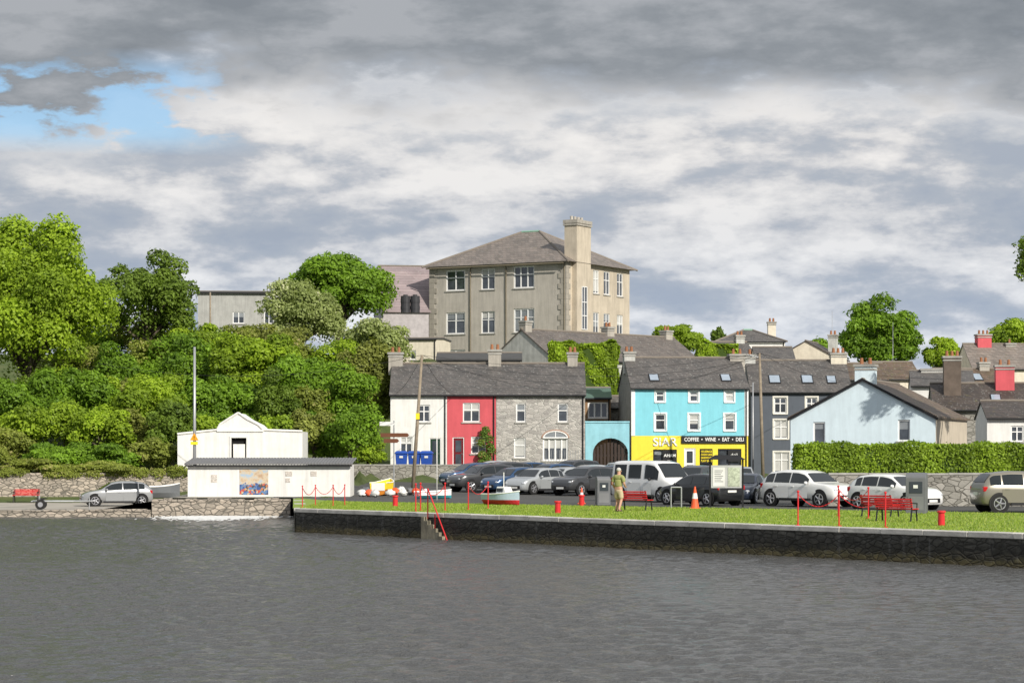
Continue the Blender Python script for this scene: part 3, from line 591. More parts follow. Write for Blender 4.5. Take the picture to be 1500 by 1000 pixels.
bk=[(1040,1108,520,500,16,10,pinkr,slate1,'x','pink rendered house with grey slate roof'),(1050,1150,500,481,14.5,0,white,slate1,'h','white house with hipped slate roof'),
(1108,1165,530,508,16.5,0,white,slate1,'x','white walled house with slate roof behind the street'),(1135,1226,526,501,15.5,-18,cream,slate4,'y','cream gabled house behind the slate roofs'),
(1243,1300,556,532,19,0,greyr,slate2,'x','low house with brown tiled roof'),(1290,1350,555,530,18,5,cream,slate2,'x','small house with worn brown tiles'),
(1335,1425,565,543,20,-8,white,slate1,'x','white rendered low house with dark roof'),(1368,1510,600,562,21,-6,stonewall,slate4,'x','dark tiled stone house beyond the cottage'),
(1380,1470,566,540,18.5,4,greyr,slate2,'x','terrace house with mossy tiled roof'),(1425,1540,540,503,16,6,cream,slate3,'x','house with weathered red brown roof'),(1446,1560,612,588,23,-4,white,slate4,'x','low white annex with dark roof')]
chdark=mat('chimney_dark_render',(.14,.11,.09),.9,var=.3)
for i,(a0,a1,e,r_,s,ro,wm,rm,rx_,lb) in enumerate(bk):
    W=(a1-a0)/s; z0=float(H(X(a0,s),Y(s)))-.5; ch=[]
    if i in (9,): ch=[(1.9,3.,Z(r_,s)-z0-.8,Z(487,s)-z0,1.3,1,redw,3),(4.4,3.,Z(r_,s)-z0-1.5,Z(500,s)-z0,.9,.9,rough,1)]
    elif i==7: ch=[(1.4,2,Z(r_,s)-z0-1,Z(520,s)-z0,1.2,1,chdark,3),(5.1,2.6,Z(r_,s)-z0-1,Z(533,s)-z0,1.3,1,redw,2)]
    elif i==6: ch=[(1.9,3,Z(r_,s)-z0-1,Z(538,s)-z0,2.2,1,white,0)]
    elif i in (0,1,3,8): ch=[(W*.85,3,Z(r_,s)-z0-.9,Z(r_-12,s)-z0,.8,.8,[greyr,cream,rough][i%3],2)]
    house('backdrop_house',lb,'house',(X(a0,s),Y(s),z0),ro,W,6,Z(e,s)-z0,Z(r_,s)-z0,wm,rm,ops=[(W*.3,W*.3+.8,Z(e,s)-z0-1.5,Z(e,s)-z0-.5)] if i not in(7,) else (),ridge=rx_,chims=ch,sky=[(W*.6,Z(e,s)-z0+.4,.6,.5)] if i in(7,8) else ())
# ---------------------------------------------------------------- gatehouse and hut
s=23.2; t=thing('gatehouse','white parapeted gatehouse with pointed central gable','building',(X(260,s),Y(s),1.2)); g=lambda px:(px-260)/s; hz=lambda py:Z(py,s)-1.2; W=g(443)
prof=[(0,-1),(W,-1),(W,hz(632)),(g(386),hz(630)),(g(378),hz(622)),(g(362),hz(614)),(g(349),hz(605)),(g(336),hz(613)),(g(322),hz(622)),(g(318),hz(630)),(0,hz(636))]
mb=MB(); ox0,ox1,oz0,oz1=g(339),g(361),hz(671),hz(641)
def fpoly(y,fl):
    L_=[[(0,-1),(ox0,-1),(ox0,hz(628)),(g(318),hz(630)),(0,hz(636))],[(ox0,oz1),(ox1,oz1),(ox1,hz(614)),(g(349),hz(605)),(ox0,hz(612))],[(ox1,-1),(W,-1),(W,hz(632)),(g(386),hz(630)),(ox1,hz(628))],[(ox0,-1),(ox1,-1),(ox1,oz0),(ox0,oz0)],[(g(318),hz(630)),(ox0,hz(628)),(ox0,hz(612)),(g(322),hz(622))],[(ox1,hz(628)),(g(386),hz(630)),(g(378),hz(622)),(ox1,hz(614))]]
    for P in L_: mb.poly([(p[0],y,p[1]) for p in (P[::-1] if fl else P)])
fpoly(0,0); fpoly(4,1)
for a_,b_ in zip(prof[2:],prof[3:]): mb.poly([(a_[0],0,a_[1]),(b_[0],0,b_[1]),(b_[0],4,b_[1]),(a_[0],4,a_[1])][::-1])
mb.poly([(0,4,-1),(0,0,-1),(0,0,hz(636)),(0,4,hz(636))]); mb.poly([(W,0,-1),(W,4,-1),(W,4,hz(632)),(W,0,hz(632))]); mb.obj('wall',white,t)
mb=MB()
for a_,b_ in zip(prof[2:],prof[3:]): mb.cyl((a_[0],-.02,a_[1]+.03),(b_[0],-.02,b_[1]+.03),.07,n=6)
mb.box(g(318),g(386),-.08,-.003,hz(632),hz(629)); mb.obj('parapet_coping',white,t)
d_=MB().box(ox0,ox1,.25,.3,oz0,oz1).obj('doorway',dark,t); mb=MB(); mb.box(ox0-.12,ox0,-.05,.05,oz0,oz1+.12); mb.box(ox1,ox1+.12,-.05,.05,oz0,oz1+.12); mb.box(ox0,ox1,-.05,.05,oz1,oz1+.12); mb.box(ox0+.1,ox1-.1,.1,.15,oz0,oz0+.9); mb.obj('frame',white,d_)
s=27.; t=thing('boat_shed','low white shed with painted mural and corrugated roof','shed',(X(275,s),Y(s),.98)); W=(513-275)/s; E=Z(681,s)-.98; g=lambda px:(px-275)/s; hz=lambda py:Z(py,s)-.98
MB().box(0,W,0,3.2,-.4,E).obj('wall',white,t)
mb=MB(); n=110
for k in range(n):
    x0=-.15+(W+.3)*k/n; x1=-.15+(W+.3)*(k+1)/n; u=.035*(k%2); v=.035*((k+1)%2)
    mb.poly([(x0,-.3,E+.1+u),(x1,-.3,E+.1+v),(x1,3.4,E+.38+v),(x0,3.4,E+.38+u)]); mb.poly([(x0,-.3,E+.02+u),(x1,-.3,E+.02+v),(x1,-.3,E+.1+v),(x0,-.3,E+.1+u)])
mb.poly([(-.15,-.3,E+.02),(-.15,-.3,E+.1),(-.15,3.4,E+.4),(-.15,3.4,E+.02)]); mb.obj('roof',mat('corrugated_grey',(.17,.17,.175),.7,var=.2),t)
MB().box(-.1,W+.1,-.25,-.01,E-.07,E+.015).obj('fascia_board',black,t)
def mural():
    m,nt,b=newmat('mural_paint'); tc=N(nt,'ShaderNodeTexCoord').outputs['Object']; sp=N(nt,'ShaderNodeSeparateXYZ'); nt.links.new(tc,sp.inputs[0])
    vo=N(nt,'ShaderNodeTexVoronoi'); vo.inputs['Scale'].default_value=9; nt.links.new(tc,vo.inputs['Vector']); sc=N(nt,'ShaderNodeSeparateColor'); nt.links.new(vo.outputs['Color'],sc.inputs[0])
    cc=ramp(nt,sc.outputs[0],[(0,(.05,.10,.28)),(.25,(.12,.22,.4)),(.45,(.5,.2,.08)),(.6,(.55,.42,.28)),(.75,(.08,.07,.07)),(.9,(.5,.08,.06))],'CONSTANT')
    skyc=ramp(nt,noise(nt,tc,3,5),[(.35,(.35,.48,.62)),(.5,(.6,.5,.36)),(.65,(.45,.3,.2))]); zz=math_(nt,'ADD',sp.outputs[2],math_(nt,'MULTIPLY',noise(nt,tc,5,4),.5))
    f=ramp(nt,zz,[(.95,(0,0,0)),(1.0,(1,1,1))]); 
    nt.links.new(mix(nt,f,cc,skyc),b.inputs['Base Color']); return m
mm=mural(); MB().box(g(351),g(393),-.02,.01,hz(724),hz(687)).obj('mural',mm,t)
pap=mat('notice_paper',(.6,.55,.5),.7,var=.5,scale=12)
for a_,b_,c_,d_ in ((309,318,695,700),(309,318,701,706),(418,428,690,697),(455,464,690,697),(418,425,700,706)): MB().box(g(a_),g(b_),-.02,.01,hz(d_),hz(c_)).obj('notice',pap,t)
# ---------------------------------------------------------------- cars
PR={'hatch':[(0,.40,.46,.80,.2),(.015,.60,.66,.92,.17),(.06,.64,.80,.96,.14),(.14,.65,.95,.99,.13),(.3,.64,1.0,1,.13),(.48,.63,.995,1,.13),(.58,.62,.94,1,.13),(.74,.61,.66,.99,.13),(.9,.55,.58,.95,.13),(.97,.46,.50,.86,.14),(1,.34,.38,.70,.16)],
'suv':[(0,.42,.46,.82,.24),(.015,.60,.66,.93,.2),(.05,.63,.80,.97,.17),(.11,.64,.95,.99,.17),(.3,.63,1.0,1,.17),(.5,.62,.99,1,.17),(.59,.61,.93,1,.17),(.72,.61,.66,.99,.17),(.9,.57,.61,.96,.17),(.97,.50,.55,.88,.18),(1,.36,.42,.74,.2)],
'saloon':[(0,.40,.50,.80,.2),(.02,.62,.68,.92,.17),(.12,.65,.72,.96,.14),(.25,.65,.93,.99,.13),(.4,.64,1.0,1,.13),(.5,.63,.99,1,.13),(.58,.62,.94,1,.13),(.72,.61,.66,.99,.13),(.9,.55,.58,.95,.13),(.97,.46,.50,.86,.14),(1,.34,.38,.70,.16)],
'van':[(0,.5,.88,.90,.2),(.012,.53,.97,.97,.15),(.05,.54,1.0,1,.13),(.3,.54,1.0,1,.13),(.6,.53,1.0,1,.13),(.70,.52,.96,1,.13),(.85,.50,.57,.98,.13),(.94,.44,.48,.93,.13),(.985,.36,.40,.84,.14),(1,.26,.30,.74,.16)]}
SW={'hatch':[(.12,.2),(.215,.42),(.435,.67)],'suv':[(.08,.19),(.205,.41),(.425,.66)],'saloon':[(.22,.4),(.415,.66)],'van':[(.06,.25),(.29,.49),(.55,.76)]}
WS={'hatch':(.59,.735,.03,.13),'suv':(.60,.715,.03,.10),'saloon':(.59,.715,.13,.24),'van':(.71,.84,.004,.012)}
chrome=mat('headlamp_lens',(.6,.62,.65),.1,.4); tail=mat('tail_lamp_red',(.45,.01,.012),.2); plate=mat('number_plate_white',(.75,.75,.72),.5)
def car(name,label,cat,loc,rot,L,W,Hh,col,kind='hatch',group=None,paint=None,wr_=.33):
    t=thing(name,label,cat,loc,rot,group); P=np.array(PR[kind]); tum=.1 if kind=='van' else .21
    pm=mat('car_paint_'+paint,col,.3,.35 if paint not in('white','black') else 0,var=.02,spec=.5,coat=.7)
    fs=np.concatenate([[0,.006,.015,.03],np.linspace(.05,.95,37),[.965,.975,.985,.993,1]])
    def at(f):
        k=np.array([f-.012,f,f+.012]).clip(0,1); v=[np.mean(np.interp(k,P[:,0],P[:,j])) if .03<f<.97 else np.interp(f,P[:,0],P[:,j]) for j in range(1,5)]
        b,r,w,zb=v[0]*Hh,v[1]*Hh,v[2]*W/2,v[3]*Hh; tu=min(1,max(0,(r-b)/(.3*Hh)))
        return (f-.5)*L,b,r,w,zb,w*(1-tum*tu-.04)
    mb=MB(); rings=[]
    for f in fs:
        x,b,r,w,zb,wr=at(f); h=[(0,zb),(.85*w,zb),(w*.98,zb+.08),(w,zb+(b-zb)*.5),(.995*w,zb+(b-zb)*.8),(.97*w,b),(wr,b+(r-b)*.84),(wr*.92,b+(r-b)*.96),(wr*.5,r),(0,r+.008)]
        rings.append([(x,y,z) for y,z in h]+[(x,-y,z) for y,z in h[-2:0:-1]])
    mb.loft(rings); body=mb.obj('body',pm,t,smooth=True)
    def patch(nm,m,f0,f1,t0,t1,sg,off,par=t,lower=False):
        p=MB(); A=[];n=7
        for k in range(n):
            x,b,r,w,zb,wr=at(f0+(f1-f0)*k/(n-1))
            if lower: A.append([(x,sg*(w+off),zb+.1+(b-zb)*q_) for q_ in (t0,.5,t1)])
            else: A.append([(x,sg*(.97*w+(wr-.97*w)*q_/.84+off),b+(r-b)*q_) for q_ in (t0,t1)])
        p.loft(A if sg<0 else [a_[::-1] for a_ in A],close=False,caps=False); return p.obj(nm,m,par,smooth=True)
    for sg in (-1,1):
        for (a_,b_) in SW[kind]: patch('side_window',carglass,a_,b_,.08,.8,sg,.012)
        for (a_,b_) in SW[kind][-2:]:
            dd=patch('door',pm,a_-.01,min(b_,.665)+.002,.02,.72,sg,.007,lower=True); x,b,r,w,zb,wr=at(a_+.02)
            MB().box(x,x+.16,sg*w+sg*.005-.02,sg*w+sg*.005+.02,b-.14,b-.11).obj('handle',pm,dd)
    for nm,(f0,f1) in (('windscreen',WS[kind][:2]),('rear_window',WS[kind][2:])):
        p=MB();A=[]
        if kind=='van' and nm=='rear_window':
            x=-L/2-.012; p.poly([(x+.02,-W*.38,Hh*.6),(x+.02,W*.38,Hh*.6),(x+.03,W*.36,Hh*.88),(x+.03,-W*.36,Hh*.88)]); p.obj(nm,carglass,t); continue
        dx=.012 if nm=='windscreen' else -.012
        for k in range(6):
            x,b,r,w,zb,wr=at(f0+(f1-f0)*k/5); A.append([(x+dx,wr*y,(r if abs(y)<.6 else b+(r-b)*.97)+.018) for y in (-.88,-.5,0,.5,.88)])
        p.loft(A,close=False,caps=False); p.obj(nm,carglass,t,smooth=True)
    for f in (.165,.815):
        x,b,r,w,zb,_=at(f)
        for sg in (-1,1):
            MB().cyl((x,sg*(w-.05),wr_+.02),(x,sg*(w+.006),wr_+.02),wr_+.07,n=24).obj('wheel_arch',dark if kind!='suv' else black,t)
            wl_=MB().cyl((x,sg*(w-.2),wr_),(x,sg*(w+.02),wr_),wr_,n=24).obj('wheel',rubber,t); rm=MB()
            rm.cyl((x,sg*(w+.022),wr_),(x,sg*(w+.028),wr_),wr_*.68,n=20,mi=1); 
            for k in range(5):
                a_=k*2*math.pi/5; c=Vector((x,sg*(w+.035),wr_)); e=Vector((math.cos(a_),0,math.sin(a_)))
                rm.cyl(c+e*.02,c+e*wr_*.64,.045,.03,6)
            for k in range(20):
                a_,b_=[2*math.pi*j/20 for j in (k,k+1)]; rm.cyl((x+wr_*.66*math.cos(a_),sg*(w+.03),wr_+wr_*.66*math.sin(a_)),(x+wr_*.66*math.cos(b_),sg*(w+.03),wr_+wr_*.66*math.sin(b_)),.02,n=4)
            rm.obj('rim',[alloy,black],wl_)
    for sg in (-1,1):
        c=at(.965); MB().sphere((c[0]-.03,sg*c[3]*.80,c[1]-.06),.16,n=8,sz=.5,sx=1.05,sy=.85).obj('headlight',chrome,t,smooth=True)
        c=at(.015); z_=c[1]*.98; hh=.13 if kind!='van' else .25; MB().box(c[0]-.025,c[0]+.16,sg*c[3]*.9-.10,sg*c[3]*.9+.085,z_-hh,z_+hh*.5).obj('tail_light',tail,t,bevel=.02)
        c=at(.655); MB().sphere((c[0],sg*(c[3]+.07),c[1]+.07),.1,n=7,sz=.75,sx=.7,sy=1).obj('wing_mirror',pm if kind!='van' else black,t,smooth=True)
    MB().box(L/2-.10,L/2+.012,-W*.26,W*.26,Hh*.2,Hh*.33).obj('grille',black,t,bevel=.02)
    MB().box(L/2+.004,L/2+.025,-.26,.26,Hh*.22,Hh*.29).obj('number_plate',plate,t); MB().box(-L/2-.02,-L/2+.06,-.26,.26,Hh*.42,Hh*.49).obj('number_plate',plate,t)
    for sg in (-1,1):
        c=at(.5); MB().box(-L*.22,L*.2,sg*c[3]-.03,sg*c[3]+.012,c[4]+.0,c[4]+.11).obj('sill_trim',black,t)
    return t
gr='cars parked around the quay'
def C(px,py,z=1.0):
    x,y,z=gp(px,py,z); return (x,y,z+.015)
def CS(px,s): return (X(px,s),Y(s),float(H(X(px,s),Y(s)))+.015)
car('parked_car','silver grey hatchback parked on the slipway','car',C(170,741,z=.28),196,4.1,1.75,1.45,(.32,.33,.34),'hatch',gr,'grey')
car('parked_car','white sport utility car parked by the grass','car',C(1186,742),-50,4.5,1.88,1.64,(.80,.80,.79),'suv',gr,'white',.36)
car('parked_car','white hatchback parked below the boundary wall','car',C(1312,746),-50,4.1,1.78,1.5,(.80,.80,.79),'hatch',gr,'white')
car('parked_car','khaki compact off road car parked by the grass','car',C(1502,750),8,4.2,1.8,1.67,(.24,.22,.18),'suv',gr,'khaki',.36)
van=car('parked_van','white passenger van facing the quay','van',C(960,735),-52,4.6,1.9,2.0,(.80,.80,.79),'van',None,'white',.34)
car('parked_car','black estate car beside the traffic cone','car',C(1026,740),128,4.2,1.78,1.45,(.015,.016,.018),'hatch',gr,'black')
car('parked_car','dark navy saloon car behind the information board','car',C(1090,737),-108,4.4,1.78,1.43,(.02,.028,.05),'saloon',gr,'navy')
sil=car('parked_car','silver hatchback in the parking row','car',CS(785,26.),-130,3.9,1.74,1.46,(.42,.44,.45),'hatch',gr,'silver')
drk=car('parked_car','dark blue hatchback beside the bins','car',CS(690,23.3),-150,4.0,1.74,1.46,(.025,.07,.16),'hatch',gr,'blue')
gry=car('parked_car','charcoal sport utility car in the parking row','car',CS(732,24.),-145,4.2,1.8,1.6,(.06,.062,.066),'suv',gr,'charcoal')
copy_thing(sil,CS(822,25.6),-130); copy_thing(sil,CS(716,22.3),184,'pale silver hatchback parked below the terrace'); copy_thing(gry,CS(858,26.4),-134,'charcoal car with red rear lights in the parking row')
copy_thing(drk,CS(764,23.),-142,'dark blue hatchback in the parking row'); copy_thing(drk,CS(804,23.8),-138); copy_thing(sil,CS(860,24.4),-136); copy_thing(drk,CS(898,24.4),-136); copy_thing(gry,CS(838,22.9),-136)
copy_thing(gry,CS(1018,26.),-120,'charcoal car behind the white van'); copy_thing(sil,CS(1085,25.4),-95,'silver car outside the cafe'); copy_thing(gry,CS(708,25.2),-148); copy_thing(sil,CS(905,23.2),-100,'silver car near the archway'); copy_thing(drk,CS(752,25.6),-136)
# ---------------------------------------------------------------- street furniture
def bench(label,loc,rot,group=None,W=1.45,m=redp):
    t=thing('park_bench',label,'bench',loc,rot,group)
    mb=MB()
    for k in range(4): mb.box(-W/2,W/2,-.25+k*.125,-.15+k*.125,.43,.465)
    mb.obj('seat',m,t,bevel=.008); mb=MB()
    for k in range(4): mb.box(-W/2,W/2,.24+k*.025,.27+k*.025,.50+k*.085,.56+k*.085)
    mb.obj('backrest',m,t,bevel=.008)
    for sx in (-W/2+.06,W/2-.06):
        mb=MB(); mb.cyl((sx,-.22,0),(sx,-.16,.43),.03); mb.cyl((sx,.3,0),(sx,.2,.43),.03); mb.cyl((sx,.2,.43),(sx,.33,.84),.025); mb.cyl((sx,-.22,.41),(sx,.22,.41),.025); mb.cyl((sx,-.22,.64),(sx,.24,.66),.025); mb.cyl((sx,-.2,.43),(sx,-.22,.64),.02)
        mb.obj('leg',black,t)
    return t
bench('red slatted bench against the rubble wall',C(38,736,z=.3),0,W=1.6)
b1=bench('red slatted bench with black iron legs on the lawn',C(931,748),145,'benches on the quay lawn')
copy_thing(b1,C(1314,764),145); copy_thing(b1,C(1290,757),135,'red slatted bench beside the grey ticket kiosk')
def bollard(px,py,h=.5):
    t=thing('bollard','short red painted mooring bollard on the lawn','bollard',C(px,py),0,'mooring bollards along the quay')
    MB().cyl((0,0,0),(0,0,h*.85),.12,.11,14).obj('bollard_post',redp,t,smooth=False); MB().cyl((0,0,h*.85),(0,0,h),.15,.14,14).obj('bollard_head',redp,t,bevel=.02); return t
bo=bollard(817,752)
for a_ in ((1379,770),(579,742),(852,741)): copy_thing(bo,C(*a_),0)
def rpost(px,py,h=1.1,lean=0):
    t=thing('barrier_post','slim red metal chain barrier post at the quay edge','post',C(px,py),0,'red chain barrier posts')
    MB().cyl((0,0,0),(lean,0,h),.025).obj('shaft',redp,t); MB().sphere((lean,0,h+.03),.045).obj('finial',redp,t); MB().cyl((0,0,0),(0,0,.03),.09,n=10).obj('base_plate',redp,t); return t
def chain(p,q_,z0,z1,sag):
    n=26; mb=MB(); p=Vector(p);q_=Vector(q_)
    for k in range(n):
        c=[]
        for u in (k/n,(k+1)/n): v=p.lerp(q_,u); v.z=v.z+z0+(z1-z0)*u-sag*4*u*(1-u); c.append(v)
        mb.cyl(c[0],c[1],.018 if k%2 else .01,n=5)
    o=mb.obj('barrier_chain',redp); tag(o,'red painted chain hanging between barrier posts','chain','red barrier chains')
seqs=[[(1169,770),(1229,771),(1297,773)],[(443,743),(462,741),(488,741),(505,740)],[(609,750),(616,748),(652,748)],[(686,747),(715,745)],[(1272,760),(1228,756)]]
p0=rpost(1169,770)
for sq in seqs:
    L_=[C(*a_) for a_ in sq]; sc_=.82 if sq is seqs[1] else 1
    for k,a_ in enumerate(L_):
        if not(sq is seqs[0] and k==0): copy_thing(p0,a_,0,scale=sc_)
    for a_,b_ in zip(L_,L_[1:]): chain(a_,b_,1.06*sc_,1.06*sc_,.42*sc_)
def cone(px,py,h=.95):
    t=thing('traffic_cone','orange traffic cone with white reflective band','traffic cone',C(px,py),0,'traffic cones by the car park'); og=mat('cone_orange',(.85,.13,.05),.5)
    MB().cyl((0,0,.04),(0,0,h),.18,.03,16).obj('cone_body',og,t); MB().cyl((0,0,h*.45),(0,0,h*.7),.122,.084,16).obj('reflective_band',wl,t); MB().box(-.24,.24,-.24,.24,0,.04).obj('base',og,t,bevel=.01); return t
cn=cone(1018,745)
copy_thing(cn,C(852,738),0,scale=.8)
grym=mat('kiosk_grey',(.15,.155,.165),.5)
def kiosk(name,label,cat,loc,W,D,Hh,rot=0):
    t=thing(name,label,cat,loc,rot); mb=MB(); n=9; prof=[(-D/2,0),(D/2,0),(D/2,Hh*.86)]+[(D/2*math.cos(a_),Hh*.86+Hh*.14*math.sin(a_)) for a_ in np.linspace(.2,math.pi-.2,n)]+[(-D/2,Hh*.86)]
    mb.loft([[(-W/2,y,z) for y,z in prof],[(W/2,y,z) for y,z in prof]]); mb.obj('cabinet',grym,t,bevel=.02)
    MB().box(-W*.32,W*.32,-D/2-.015,-D/2-.002,Hh*.5,Hh*.78).obj('display_panel',mat('panel_dark',(.05,.06,.07),.2),t); MB().box(-W*.38,W*.38,-D/2-.012,-D/2-.002,Hh*.08,Hh*.42).obj('access_door',mat('panel_grey',(.19,.195,.2),.5),t)
    MB().box(-W*.12,W*.1,-D/2-.03,-D/2-.016,Hh*.62,Hh*.7).obj('label_plate',plate,t); return t
kiosk('ticket_kiosk','large grey metal kiosk beside the benches','kiosk',C(1343,752),.80,.85,1.62,-15)
kiosk('ticket_machine','grey metal ticket machine near the van','ticket machine',C(883,740),.62,.5,1.32,10)
x,y,z=C(1064,743); t=thing('information_board','black framed notice board with printed map panels','notice board',(x,y,z),-4)
for sx in (-.72,.72): MB().box(sx-.04,sx+.04,-.05,.05,0,2.1).obj('frame_post',black,t)
MB().box(-.67,.67,-.04,.04,.85,1.85).obj('display_case',mat('case_grey',(.5,.51,.5),.4),t)
mb=MB(); mb.loft([[(-.85,-.3,2.1),(.85,-.3,2.1),(.85,.3,2.1),(-.85,.3,2.1)],[(-.5,-.1,2.3),(.5,-.1,2.3),(.5,.1,2.3),(-.5,.1,2.3)]]); mb.obj('canopy',black,t)
for sx,m_ in ((-.33,plate),(.33,mat('map_paper',(.5,.55,.42),.5,var=.5,scale=9))): MB().box(sx-.26,sx+.26,-.06,-.042,.92,1.75).obj('poster',m_,t)
for k in range(7): MB().box(-.52,-.14-.05*(k%3),-.066,-.062,1.6-k*.08,1.625-k*.08).obj('text_line',grym,t)
for k,(px,py) in enumerate(((983,744),(1012,720))):
    o=MB().cyl((0,0,0),(0,0,.9),.03).cyl((.45,0,0),(.45,0,.9),.03).cyl((0,0,.9),(.45,0,.9),.03).obj('cycle_stand',steel); o.location=C(px,py); tag(o,'plain steel hoop cycle stand beside the lawn','cycle stand','cycle stands')
def pole(name,label,px,ptop,pyb,s,r,m,lean=0,z=None):
    x=X(px,s);y=Y(s);z0=float(H(x,y)) if z is None else z; h=Z(ptop,s)-z0; t=thing(name,label,'pole',(x,y,z0))
    MB().cyl((0,0,-.3),(lean,0,h),r,r*.65,10).obj('shaft',m,t,smooth=True); return t,Vector((x+lean,y,z0+h))
tp,Ta=pole('utility_pole','leaning weathered timber utility pole by the bins',604,520,715,25.5,.115,timber,.55)
mb=MB().box(-.1,1.1,-.04,.04,Ta.z-tp.location.z-.5,Ta.z-tp.location.z-.42); mb.obj('crossarm',timber,tp)
MB().box(.2,.42,-.15,-.1,4.2,4.55).obj('small_plate',yl,tp)
tp2,Tb=pole('utility_pole','dark timber utility pole beside the cafe',1118,517,700,21.5,.13,timber,-.25)
mb=MB().cyl((-.25,0,Tb.z-tp2.location.z-.3),(-1.1,0,Tb.z-tp2.location.z-.1),.03); mb.obj('bracket_arm',steel,tp2)
tp3,Tc=pole('lamp_column','tall galvanised steel column beside the shed',285,508,675,26.4,.10,steel,0,.9)
mb=MB(); hh=Z(640,26.4)-.9; mb.poly([(-.24,-.14,hh-.18),(.24,-.14,hh-.18),(0,-.14,hh+.24)]); sg=mb.obj('warning_sign',mat('sign_orange',(.8,.35,.02),.5),tp3); text(sg,'!',.3,(0,-.155,hh-.04),black)
MB().box(-.2,.2,-.15,-.13,hh-.42,hh-.25).obj('sign_plate',yl,tp3)
pole('steel_mast','slim white flag mast near the parked cars',640,600,740,29,.03,white)
pole('roof_aerial','thin television aerial mast above the rooftops',1308,472,530,14,.03,steel,0,8)
pole('roof_aerial','thin television aerial mast above the rooftops',1219,455,530,15,.03,steel,0,8)
pole('timber_post','short timber pole on the wooded bank',308,428,500,16.5,.1,timber)
pole('lamp_column','slim grey lamp column beside the cottage hedge',1103,560,705,24,.06,steel)
wm_=mat('cable_black',(.03,.03,.03),.6)
def wire(a_,b_,sag=.6):
    mb=MB();n=14;a_=Vector(a_);b_=Vector(b_);pr=None
    for k in range(n+1):
        u=k/n; v=a_.lerp(b_,u); v.z-=sag*4*u*(1-u)
        if pr is not None: mb.cyl(pr,v,.014,n=4)
        pr=v
    tag(mb.obj('overhead_cable',wm_),'thin black overhead cable strung between poles','cable','overhead cables')
for k in range(3): wire(Ta-Vector((0,0,.25*k)),Tb-Vector((0,0,.35*k)),.9+.2*k)
wire(Ta,(-8,167,7.6),.3); wire(Ta,(-4,167,7.4),.4); wire(Ta,(5,167,7.6),.5); wire(Tb,(27,150,8),.4); wire(Tb,(10,171,8),.3); wire(Ta,(-26,150,9),1.); wire(Tb,(24.5,178,8.6),.3)
x,y,z=CS(577,24.5); t=thing('fingerpost','fingerpost with white and brown direction signs','signpost',(x,y,z)); MB().cyl((0,0,0),(0,0,4.1),.04).obj('shaft',steel,t)
brn=mat('sign_brown',(.15,.06,.03),.5)
for k,(m_,a_,b_) in enumerate(((plate,-.85,-.05),(plate,.05,.8),(brn,-.8,.8),(brn,-.6,.2))):
    zz=3.8-k*.34; sg=MB().loft([[(a_,-.06,zz),(a_,-.06,zz+.24),(b_,-.06,zz+.24),(b_+.12,-.06,zz+.12),(b_,-.06,zz)],[(a_,-.045,zz),(a_,-.045,zz+.24),(b_,-.045,zz+.24),(b_+.12,-.045,zz+.12),(b_,-.045,zz)]]).obj('direction_sign',m_,t)
blue=mat('bin_blue',(.02,.075,.36),.5)
def rbin():
    t=thing('recycling_bin','blue plastic wheeled recycling bin with domed lid','bin',(X(588,21.7),Y(21.7),2.3),0,'blue recycling bins by the wall')
    mb=MB(); mb.loft([[(-.4*k,-.35*k,z_),(.4*k,-.35*k,z_),(.4*k,.35*k,z_),(-.4*k,.35*k,z_)] for k,z_ in ((.85,.1),(1,1.0))]); mb.obj('bin_body',blue,t,bevel=.03)
    MB().loft([[(-.44*k,-.4*k,z_),(.44*k,-.4*k,z_),(.44*k,.4*k,z_),(-.44*k,.4*k,z_)] for k,z_ in ((1,1.0),(1,1.08),(.7,1.2))]).obj('lid',blue,t,bevel=.02)
    for sx in(-.3,.3): MB().cyl((sx-.04,.3,.1),(sx+.04,.3,.1),.1,n=12).obj('wheel',rubber,t)
    MB().box(-.12,.12,-.375,-.362,.72,.86).obj('label_plate',plate,t); return t
rb=rbin()
for a_ in (607,625): copy_thing(rb,(X(a_,21.7),Y(21.7),2.3),R.uniform(-6,6))
